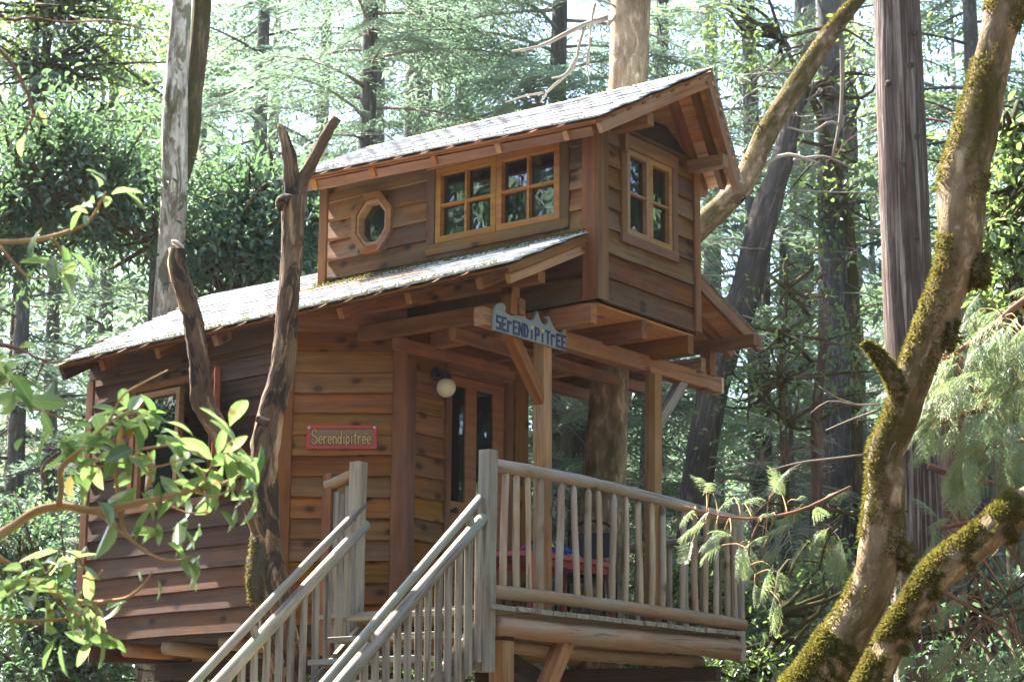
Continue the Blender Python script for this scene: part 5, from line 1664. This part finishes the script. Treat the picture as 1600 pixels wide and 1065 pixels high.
# the wood beyond and around: one mass
def forest():
    g = np.random.default_rng(77)
    out, tv, tf, tt = [], [], [], []
    sp = []
    for i in range(60):   # wedge beyond the house
        d = 40 + 48 * (i / 60) + g.uniform(-3, 3)
        sp.append((g.uniform(-.44, .44) * d, d, g.uniform(12, 22)))
    for i in range(96):   # behind and beside the camera
        a = math.pi * 2 * i / 96
        r = g.uniform(22, 34)
        x, y = r * math.sin(a), r * math.cos(a)
        al, pe = -.82 * x + .57 * (y - 15), .57 * x + .82 * (y - 15)
        if al > 4 and -7.5 < pe < 7: continue
        if y > 8 and abs(x) < 17: continue
        sp.append((x, y, g.uniform(23, 31)))
    for (x, y, h) in sp:
        z0 = terrain(x, y) - .3
        r = g.uniform(.16, .3)
        pth = [(x, y, z0, r), (x, y, z0 + h * .5, r * .6), (x, y, z0 + h, .02)]
        vs, fs, tc = tube_vf(pth, 7, .05, 1)
        n = len(tv); tv += vs; tt += tc; tf += [tuple(k + n for k in f) for f in fs]
        az = g.uniform(0, 6)
        near_ = y > 40
        nb = 32 if near_ else 28
        lib = branch_lib('far' if near_ else 'ring')
        for k in range(nb):
            rel = (k + g.uniform(0, 1)) / nb
            z = z0 + h * (.06 + .94 * rel)
            az += 2.4 + g.normal(0, .3)
            ln = (.19 if near_ else .15) * h * (1 - rel) ** .75 * g.uniform(.7, 1.1) + .4
            out.append(place(lib[k % 4][0], rotm(az, .05 + g.normal(0, .12), g.normal(0, .25)), V(x, y, z), ln))
    ar = [np.concatenate(q) for q in zip(*out)]
    o = mobj('forest', leaf_mesh('forest', ar, F_bright), Matrix.Identity(4))
    tag(o, 'hazy conifer wood filling the distance behind the treehouse', 'forest', kind='stuff')
    o2 = mobj('forest_trunks', mesh('forest_trunks', tv, tf, M_greyb, True, attrs={'tc': ('FLOAT_VECTOR', tt)}), Matrix.Identity(4), o)
    tag(o2, kind='stuff')
    # ground cover
    n = 9000
    d = g.uniform(17, 62, n); x = g.uniform(-.36, .36, n) * d
    z = np.array([terrain(a, b) for a, b in zip(x, d)])
    LV = Leaves()
    for k in range(3):
        a = g.uniform(0, 6.28, n)
        b = np.stack([x + g.normal(0, .1, n), d + g.normal(0, .1, n), z + g.uniform(0, .5, n)], -1)
        dr = unit(np.stack([np.cos(a), np.sin(a), g.uniform(-.1, .8, n)], -1))
        l = g.uniform(.16, .34, n)
        LV.add(b, dr, unit(g.normal(0, .5, (n, 3)) + V(0, 0, 1)), l, l * .5, g.uniform(0, 1, n))
    o = mobj('undergrowth', leaf_mesh('undergrowth', LV.cat(), F_leaf, 'leaf'), Matrix.Identity(4))
    tag(o, 'low green undergrowth covering the forest floor', 'undergrowth', kind='stuff')
forest()
print('FOREST')
# ---------------------------------------------------------------- near madrone branches, leaf by leaf
def leaf_shape(seed):
    g = random.Random(seed)
    ln, wd = 1.0, g.uniform(.34, .44)
    cu, cup, tw = g.uniform(.05, .35), g.uniform(.05, .16), g.uniform(-.3, .3)
    vs, fs = [], []
    prof = [(0, .03), (.10, .30), (.28, .82), (.5, 1.0), (.72, .86), (.89, .48), (1.0, .03)]
    for i, (x, w_) in enumerate(prof):
        zc = -cu * x * x
        for j, s in enumerate((-1, -.5, 0, .5, 1)):
            y = s * w_ * wd / 2
            z = zc + cup * abs(s) * w_ + tw * x * y + g.uniform(-.008, .008)
            vs.append((x * ln, y, z))
    for i in range(len(prof) - 1):
        for j in range(4):
            q = i * 5 + j
            fs.append((q, q + 5, q + 6, q + 1))
    return vs, fs
LEAF = []
for k in range(6):
    vs, fs = leaf_shape(k + 3)
    LEAF.append(mesh('leaf', np.array(vs) * .126, fs, M_bigleaf, True))

def leaf_at(parent, p, d, up, sc, k):
    x = nrm(d); y = nrm(np.cross(up, x)); z = np.cross(x, y)
    o = mobj('leaf', LEAF[k % 6], frame(x * sc, y * sc, z * sc, p), parent)
    return o

def madrone(label, twigs, whorls, d, seed, scale=1.0, mats=None, name='madrone_branch', strays=0):
    """twigs: pixel paths (x, y, width); whorls: (x, y, leaves, size, lean x, lean y)."""
    g = np.random.default_rng(seed)
    p0 = pxpath([twigs[0][0]], d)[0]
    t = thing(name, label, 'branch', p0[:3])
    for i, rows in enumerate(twigs):
        rr = [(q[0], q[1], q[2], (q[3] if len(q) > 3 else .10 * math.sin(i * 2 + q[0] * .02))) for q in rows]
        tube('twig', t, smooth_path(pxpath(rr, d), max(6, 4 * len(rr))), (mats or [M_twig, M_redtwig])[0 if rows[0][2] > 5 else (i % 2)], 8, .06, i)
    k = 0
    for (x, y, n, sc, lx, ly) in whorls:
        c = at(x, y + 14, d + g.uniform(-.12, .12))
        lean = lx * CR - ly * CU + g.normal(0, .15) * CF
        a0 = g.uniform(0, 6.28)
        ax = nrm(lean + V(0, 0, .5)); e1 = nrm(np.cross(ax, V(.3, .8, .1))); e2 = np.cross(ax, e1)
        for i in range(max(2, int(n * .95))):
            a = a0 + i * 2.4
            el = g.uniform(-.6, .6)
            dr = e1 * math.cos(a) + e2 * math.sin(a) + ax * el * .8 + lean * .5
            up = nrm(ax + g.normal(0, .35, 3) + V(-.2, .1, .6))
            st = c + nrm(dr) * .018 + g.normal(0, .022, 3)
            leaf_at(t, st, dr, up, sc * scale * g.uniform(.75, 1.15), k); k += 1
        pet = at(x, y, d)
    return t

madrone('leafy madrone branch reaching in from the left across the house wall',
  [[(-40, 858, 17), (20, 822, 15), (60, 797, 14), (95, 790, 13), (140, 797, 12), (185, 792, 12), (240, 780, 10), (300, 765, 8), (350, 755, 6), (385, 735, 4)],
   [(92, 790, 10), (96, 760, 9), (94, 735, 9), (108, 718, 8), (140, 690, 6), (170, 660, 4), (205, 640, 3)],
   [(187, 790, 6), (184, 765, 6), (180, 740, 5), (176, 710, 4), (190, 690, 3)],
   [(187, 798, 7), (195, 830, 7), (215, 852, 6), (250, 872, 5), (290, 873, 4), (300, 868, 3)],
   [(150, 800, 4), (175, 820, 4), (200, 840, 4)],
   [(240, 780, 5), (265, 790, 4), (290, 800, 3), (325, 800, 2.5)],
   [(108, 718, 4), (150, 728, 4), (200, 722, 3), (250, 728, 3), (290, 715, 2)],
   [(300, 765, 4), (330, 730, 4), (345, 700, 3), (362, 690, 2)],
   [(300, 765, 4), (335, 775, 4), (365, 762, 3)],
   [(70, 750, 5), (66, 735, 5), (72, 722, 4), (95, 705, 3)],
   [(170, 660, 3), (190, 620, 3), (235, 592, 2.5), (262, 578, 2)],
   [(290, 873, 3), (270, 850, 2.5), (268, 836, 2)],
   [(20, 610, 4), (60, 640, 4), (110, 655, 4), (160, 660, 3)]],
  [(205, 640, 9, 1.0, .2, -.5), (170, 665, 10, 1.0, -.3, -.3), (120, 690, 9, .9, -.6, .1), (240, 655, 8, .9, .5, -.4), (190, 690, 10, 1.1, .2, .2), (225, 690, 8, 1.1, .4, .3), (150, 700, 7, 1.0, -.2, .3),
   (290, 715, 9, 1.0, .3, .0), (262, 735, 8, 1.0, .0, .4), (362, 690, 10, 1.05, .5, -.2), (340, 705, 8, 1.0, .0, .5), (385, 735, 8, .9, .4, .5), (325, 745, 8, .9, .1, .5), (365, 765, 6, .8, .4, .5),
   (300, 795, 7, .8, .2, .6), (245, 805, 6, .8, -.2, .4), (268, 836, 3, 1.0, .0, .7), (300, 868, 6, .8, .4, .4), (165, 775, 4, 1.1, .2, .8), (110, 715, 6, .8, -.4, .5), (210, 745, 6, .9, .3, .6), (90, 660, 7, .9, -.6, .2), (180, 640, 6, .85, -.1, -.6)],
  7.0, 5)
madrone('low madrone branch with leaf whorls at the lower left edge',
  [[(-40, 850, 9), (10, 878, 9), (50, 905, 8), (90, 930, 8), (130, 940, 7), (170, 938, 6), (205, 930, 5), (228, 908, 4), (238, 892, 3)],
   [(50, 905, 5), (80, 890, 4), (95, 860, 3)], [(-30, 955, 6), (30, 970, 6), (80, 968, 5), (110, 962, 4), (118, 950, 3)], [(90, 930, 5), (105, 955, 5), (118, 965, 4), (130, 985, 3)],
   [(150, 938, 4), (150, 960, 3), (145, 985, 3)], [(95, 860, 3), (120, 870, 2.5), (132, 888, 2)], [(130, 900, 4), (145, 905, 4), (160, 890, 3)]],
  [(95, 858, 9, .95, .0, -.4), (40, 905, 10, 1.1, -.3, .0), (20, 930, 9, 1.1, -.4, .4), (75, 915, 8, 1.0, .3, .5), (130, 925, 8, .9, .3, .3), (148, 950, 8, .85, .2, .4), (150, 985, 7, .95, .4, .6), (110, 975, 6, .95, -.4, .5), (240, 890, 3, .6, .1, .5), (60, 870, 5, .9, -.4, -.3)],
  7.0, 9)
madrone('madrone twig with a few large leaves at the left edge, middle',
  [[(-30, 560, 6), (10, 590, 5), (22, 600, 4)], [(-30, 530, 7), (30, 545, 6), (60, 560, 5), (90, 565, 4), (110, 555, 3), (130, 535, 2)], [(70, 562, 4), (58, 590, 3), (55, 600, 2)], [(-20, 685, 2), (20, 670, 2), (32, 640, 1.5)]],
  [(18, 572, 9, 1.05, .1, .2), (30, 600, 5, 1.1, .2, .9), (0, 690, 3, .8, -.2, .2), (5, 545, 6, .9, -.4, -.2)], 6.6, 11, mats=[M_redtwig, M_redtwig])
madrone('pale green and orange-leaved madrone twig near the left edge',
  [[(-40, 375, 9), (20, 378, 8), (70, 372, 7), (110, 360, 6), (140, 345, 5), (155, 320, 4), (165, 300, 3)], [(0, 385, 6), (25, 415, 5), (45, 433, 4), (80, 430, 3), (115, 415, 2)], [(80, 372, 4), (92, 385, 3), (95, 395, 2)]],
  [(150, 305, 6, .8, .1, -.3), (140, 320, 4, .9, -.5, .3), (170, 290, 5, .7, .5, -.1), (95, 400, 8, .95, .1, .4), (70, 405, 4, .9, -.5, .1), (8, 275, 4, .7, .0, .1)], 6.8, 13)
madrone('bare rust-red madrone twig with dry leaves at the upper left edge',
  [[(-20, 10, 7), (20, 32, 6), (38, 28, 5), (90, 34, 4), (180, 34, 3), (230, 48, 2)], [(-20, 60, 6), (15, 95, 6), (35, 130, 6), (48, 160, 5), (52, 180, 4), (40, 200, 3)], [(48, 180, 4), (75, 185, 3), (85, 172, 2)]],
  [(50, 160, 2, .7, .2, .3), (30, 195, 3, .65, -.7, .1), (10, 20, 2, .5, -.3, .1)], 7.2, 15, mats=[M_redtwig, M_redtwig])

# ---------------------------------------------------------------- near cedar boughs, spray by spray
def spray_mesh(seed, n1=15):
    """Flat drooping fan of cedar foliage, unit length along +x."""
    g = np.random.default_rng(seed)
    LV = Leaves()
    def ax(s): return np.stack([s, .06 * np.sin(3 * s + seed), -.42 * s * s], -1)
    for i in range(n1):
        x = .08 + .9 * i / n1
        for sd in (-1, 1):
            ln = (.34 * (1 - x) ** .6 + .10) * g.uniform(.7, 1.2)
            an = math.radians(g.uniform(28, 48)) * sd
            m = max(5, int(ln / .032))
            s = np.linspace(.1, 1, m)
            dr = V(math.cos(an), math.sin(an), g.uniform(-.3, .05))
            pts = ax(np.array([x]))[0] + dr * (s * ln)[:, None] + np.stack([0 * s, 0 * s, -.7 * ln * s * s], -1)
            LV.add(pts[:-1], np.diff(pts, axis=0), np.tile(V(0, 0, 1), (m - 1, 1)), np.full(m - 1, ln / m * 1.6), np.full(m - 1, .014), np.full(m - 1, .4))
            for sg in (-1, 1):
                a2 = an + np.radians(g.uniform(25, 45, m)) * sg
                d = np.stack([np.cos(a2), np.sin(a2), -.3 - .6 * s + g.normal(0, .2, m)], -1)
                l = .085 * g.uniform(.6, 1.3, m) * (1.15 - .5 * s)
                LV.add(pts, d, unit(g.normal(0, .4, (m, 3)) + V(0, 0, 1)), l, l * .17, np.clip(.35 + .5 * s + g.normal(0, .2, m), 0, 1))
    s = np.linspace(0, .95, 18); p = ax(s)
    LV.add(p[:-1], np.diff(p, axis=0), np.tile(V(0, 0, 1), (17, 1)), np.full(17, .07), np.full(17, .02), np.full(17, .96))
    return leaf_mesh('spray', LV.cat(), F_cedar)
SPRAY = [spray_mesh(k) for k in range(4)]
def cedar_bough(label, limbs, sprays, d, seed, mat):
    g = np.random.default_rng(seed)
    p0 = pxpath([limbs[0][0]], d)[0]
    t = thing('cedar_bough', label, 'branch', p0[:3])
    for i, r in enumerate(limbs):
        tube('limb', t, smooth_path(pxpath(r, d), 12), mat, 8, .06, i)
    k = 0
    ax_ = np.vstack([smooth_path(pxpath(r, d), 16)[:, :3] for r in limbs])
    for (x, y, sx, sy, n, sc, dx, dy) in sprays:
        for i in range(n):
            p = at(x + g.normal(0, sx), y + g.normal(0, sy), d + g.uniform(-.35, .35))
            dr = nrm(dx * CR - dy * CU + g.normal(0, .45) * CR + g.normal(0, .3) * CU + g.normal(0, .5) * CF)
            up = nrm(V(0, 0, 1) + g.normal(0, .3, 3))
            y_ = nrm(np.cross(up, dr)); z_ = np.cross(dr, y_)
            s = sc * g.uniform(.75, 1.2)
            q_ = ax_[int(np.argmin(np.linalg.norm(ax_ - p, axis=1)))]
            tube('twig', t, smooth_path(np.array([[*q_, .0045], [*((p + q_) / 2 + V(0, 0, .02)), .0035], [*(p + dr * s * .1), .002]]), 5), M_twig, 5, .05, k)
            mobj('spray', SPRAY[k % 4], frame(dr * s, y_ * s, z_ * s, p), t); k += 1
    return t
cedar_bough('pale sunlit cedar bough in front of the porch railing corner', [[(1330, 760, 5), (1240, 800, 5), (1160, 810, 4), (1100, 800, 3), (1070, 790, 2)], [(1190, 805, 3.5), (1170, 860, 3), (1190, 920, 2)]],
  [(1105, 800, 22, 10, 4, .17, -.5, .1), (1125, 840, 26, 14, 5, .18, -.6, .3), (1170, 855, 26, 18, 5, .18, -.4, .5), (1200, 900, 22, 18, 5, .17, -.3, .7), (1225, 790, 30, 14, 4, .18, .2, -.5), (1110, 775, 12, 8, 3, .15, -.2, -.7)], 12.2, 3, M_redtwig)
cedar_bough('drooping green cedar bough between the porch corner and the maple', [[(1400, 830, 8), (1320, 800, 7), (1240, 790, 5), (1200, 785, 4)], [(1320, 800, 5), (1290, 850, 4), (1280, 890, 3)]],
  [(1230, 810, 30, 16, 6, .20, -.5, .1), (1290, 835, 30, 20, 6, .20, -.3, .3), (1220, 860, 30, 18, 5, .18, -.3, .4), (1320, 850, 20, 20, 5, .2, .3, .3), (1210, 775, 10, 6, 3, .16, .0, -.8), (1290, 785, 14, 6, 3, .16, .2, -.7)], 13.2, 7, M_brown)
cedar_bough('bleached bright cedar boughs hanging at the right edge', [[(1680, 440, 14), (1600, 470, 12), (1540, 520, 9), (1480, 560, 6)], [(1680, 600, 12), (1600, 600, 10), (1530, 640, 8), (1470, 660, 5)], [(1680, 740, 12), (1610, 690, 9), (1540, 700, 7)]],
  [(1560, 500, 36, 28, 22, .30, -.5, .4), (1530, 580, 40, 26, 22, .30, -.6, .4), (1575, 640, 36, 30, 24, .30, -.4, .5), (1500, 650, 34, 20, 16, .28, -.6, .4), (1560, 710, 40, 20, 18, .28, -.3, .7), (1450, 655, 16, 10, 6, .22, -.6, .1), (1590, 560, 20, 40, 14, .30, -.3, .5)], 13.0, 11, M_redtwig)
cedar_bough('dim cedar boughs low in the right corner beneath the mossy limb', [[(1700, 960, 10), (1600, 950, 8), (1500, 980, 6), (1440, 990, 4)], [(1620, 900, 6), (1560, 940, 5), (1500, 1010, 3)]],
  [(1460, 1000, 30, 24, 8, .26, -.3, .6), (1530, 1000, 40, 30, 10, .26, -.2, .7), (1470, 790, 22, 12, 6, .22, .1, -.6), (1450, 870, 25, 25, 7, .26, .1, .6)], 14.0, 13, M_brown)
tubes_t = thing('dead_branch', 'tangle of bare reddish dead twigs at the right edge under the cedar boughs', 'branch', at(1600, 700, 13.5))
g = np.random.default_rng(5)
rows = [[(1450, 728, 12), (1500, 745, 11), (1550, 755, 9), (1600, 765, 7)], [(1445, 905, 8), (1510, 945, 7), (1560, 975, 5), (1610, 1000, 4)], [(1470, 825, 8), (1520, 812, 6), (1545, 790, 5), (1560, 770, 3)]]
for i in range(26):
    x, y = g.uniform(1480, 1600), g.uniform(720, 980)
    a = g.uniform(.6, 2.4)
    l = g.uniform(40, 150)
    rows.append([(x, y, 4), (x + math.cos(a) * l * .5 + g.normal(0, 6), y + math.sin(a) * l * .5, 3), (x + math.cos(a) * l + g.normal(0, 14), y + math.sin(a) * l, 1.5)])
tubes('twigs', tubes_t, [smooth_path(pxpath(r, 13.5 + i * .02), 7) for i, r in enumerate(rows)], M_redtwig, 5, .1)

# moss and needle litter on the roofs
def roof_litter():
    g = np.random.default_rng(9)
    B, Nn = [], []
    for i in range(5200):
        k = g.random()
        if k < .55:
            s, t_ = g.uniform(0, .585), .60 - abs(g.normal(0, .06))
            sl = LL
        elif k < .75:
            s, t_ = g.uniform(0, 1), abs(g.normal(0, .02)) - .012; sl = LL
        elif k < .9:
            s, t_ = g.uniform(0, 1), g.uniform(0, .55); sl = LL
            if math.sin(s * 23) + math.sin(t_ * 17 + s * 9) < .7: continue
        else:
            s, t_ = g.uniform(0, 1), (abs(g.normal(0, .015)) - .01 if g.random() < .6 else .985); sl = UL
        B.append(sl.p(s, t_) + sl.fr(s, min(max(t_, .02), .98))[2] * .018)
    B = np.array(B); m = len(B)
    d = unit(g.normal(0, 1, (m, 3)) + V(-.1, -.2, .35))
    l = g.uniform(.012, .035, m)
    o = mobj('moss', leaf_mesh('moss', (B, d, unit(g.normal(0, 1, (m, 3))), l, l * .4, g.uniform(0, 1, m)), F_roofmoss), Matrix.Identity(4), lr)
    tag(o, kind='stuff')
roof_litter()

# ---------------------------------------------------------------- air
def haze():
    v, f = box_vf((-190, -170, -8), (190, 150, 66))
    m, nt, out = new_mat('hazy_air')
    pv = nt.nodes.new('ShaderNodeVolumePrincipled')
    pv.inputs['Color'].default_value = (0.86, 0.93, 1.0, 1)
    pv.inputs['Density'].default_value = HAZE
    pv.inputs['Anisotropy'].default_value = 0.35
    nt.links.new(pv.outputs[0], out.inputs['Volume'])
    o = mobj('haze', mesh('haze', v, f, m), Matrix.Identity(4))
    tag(o, 'thin bright haze hanging in the wood', 'haze', kind='stuff')
HAZE = 0.0002
haze()
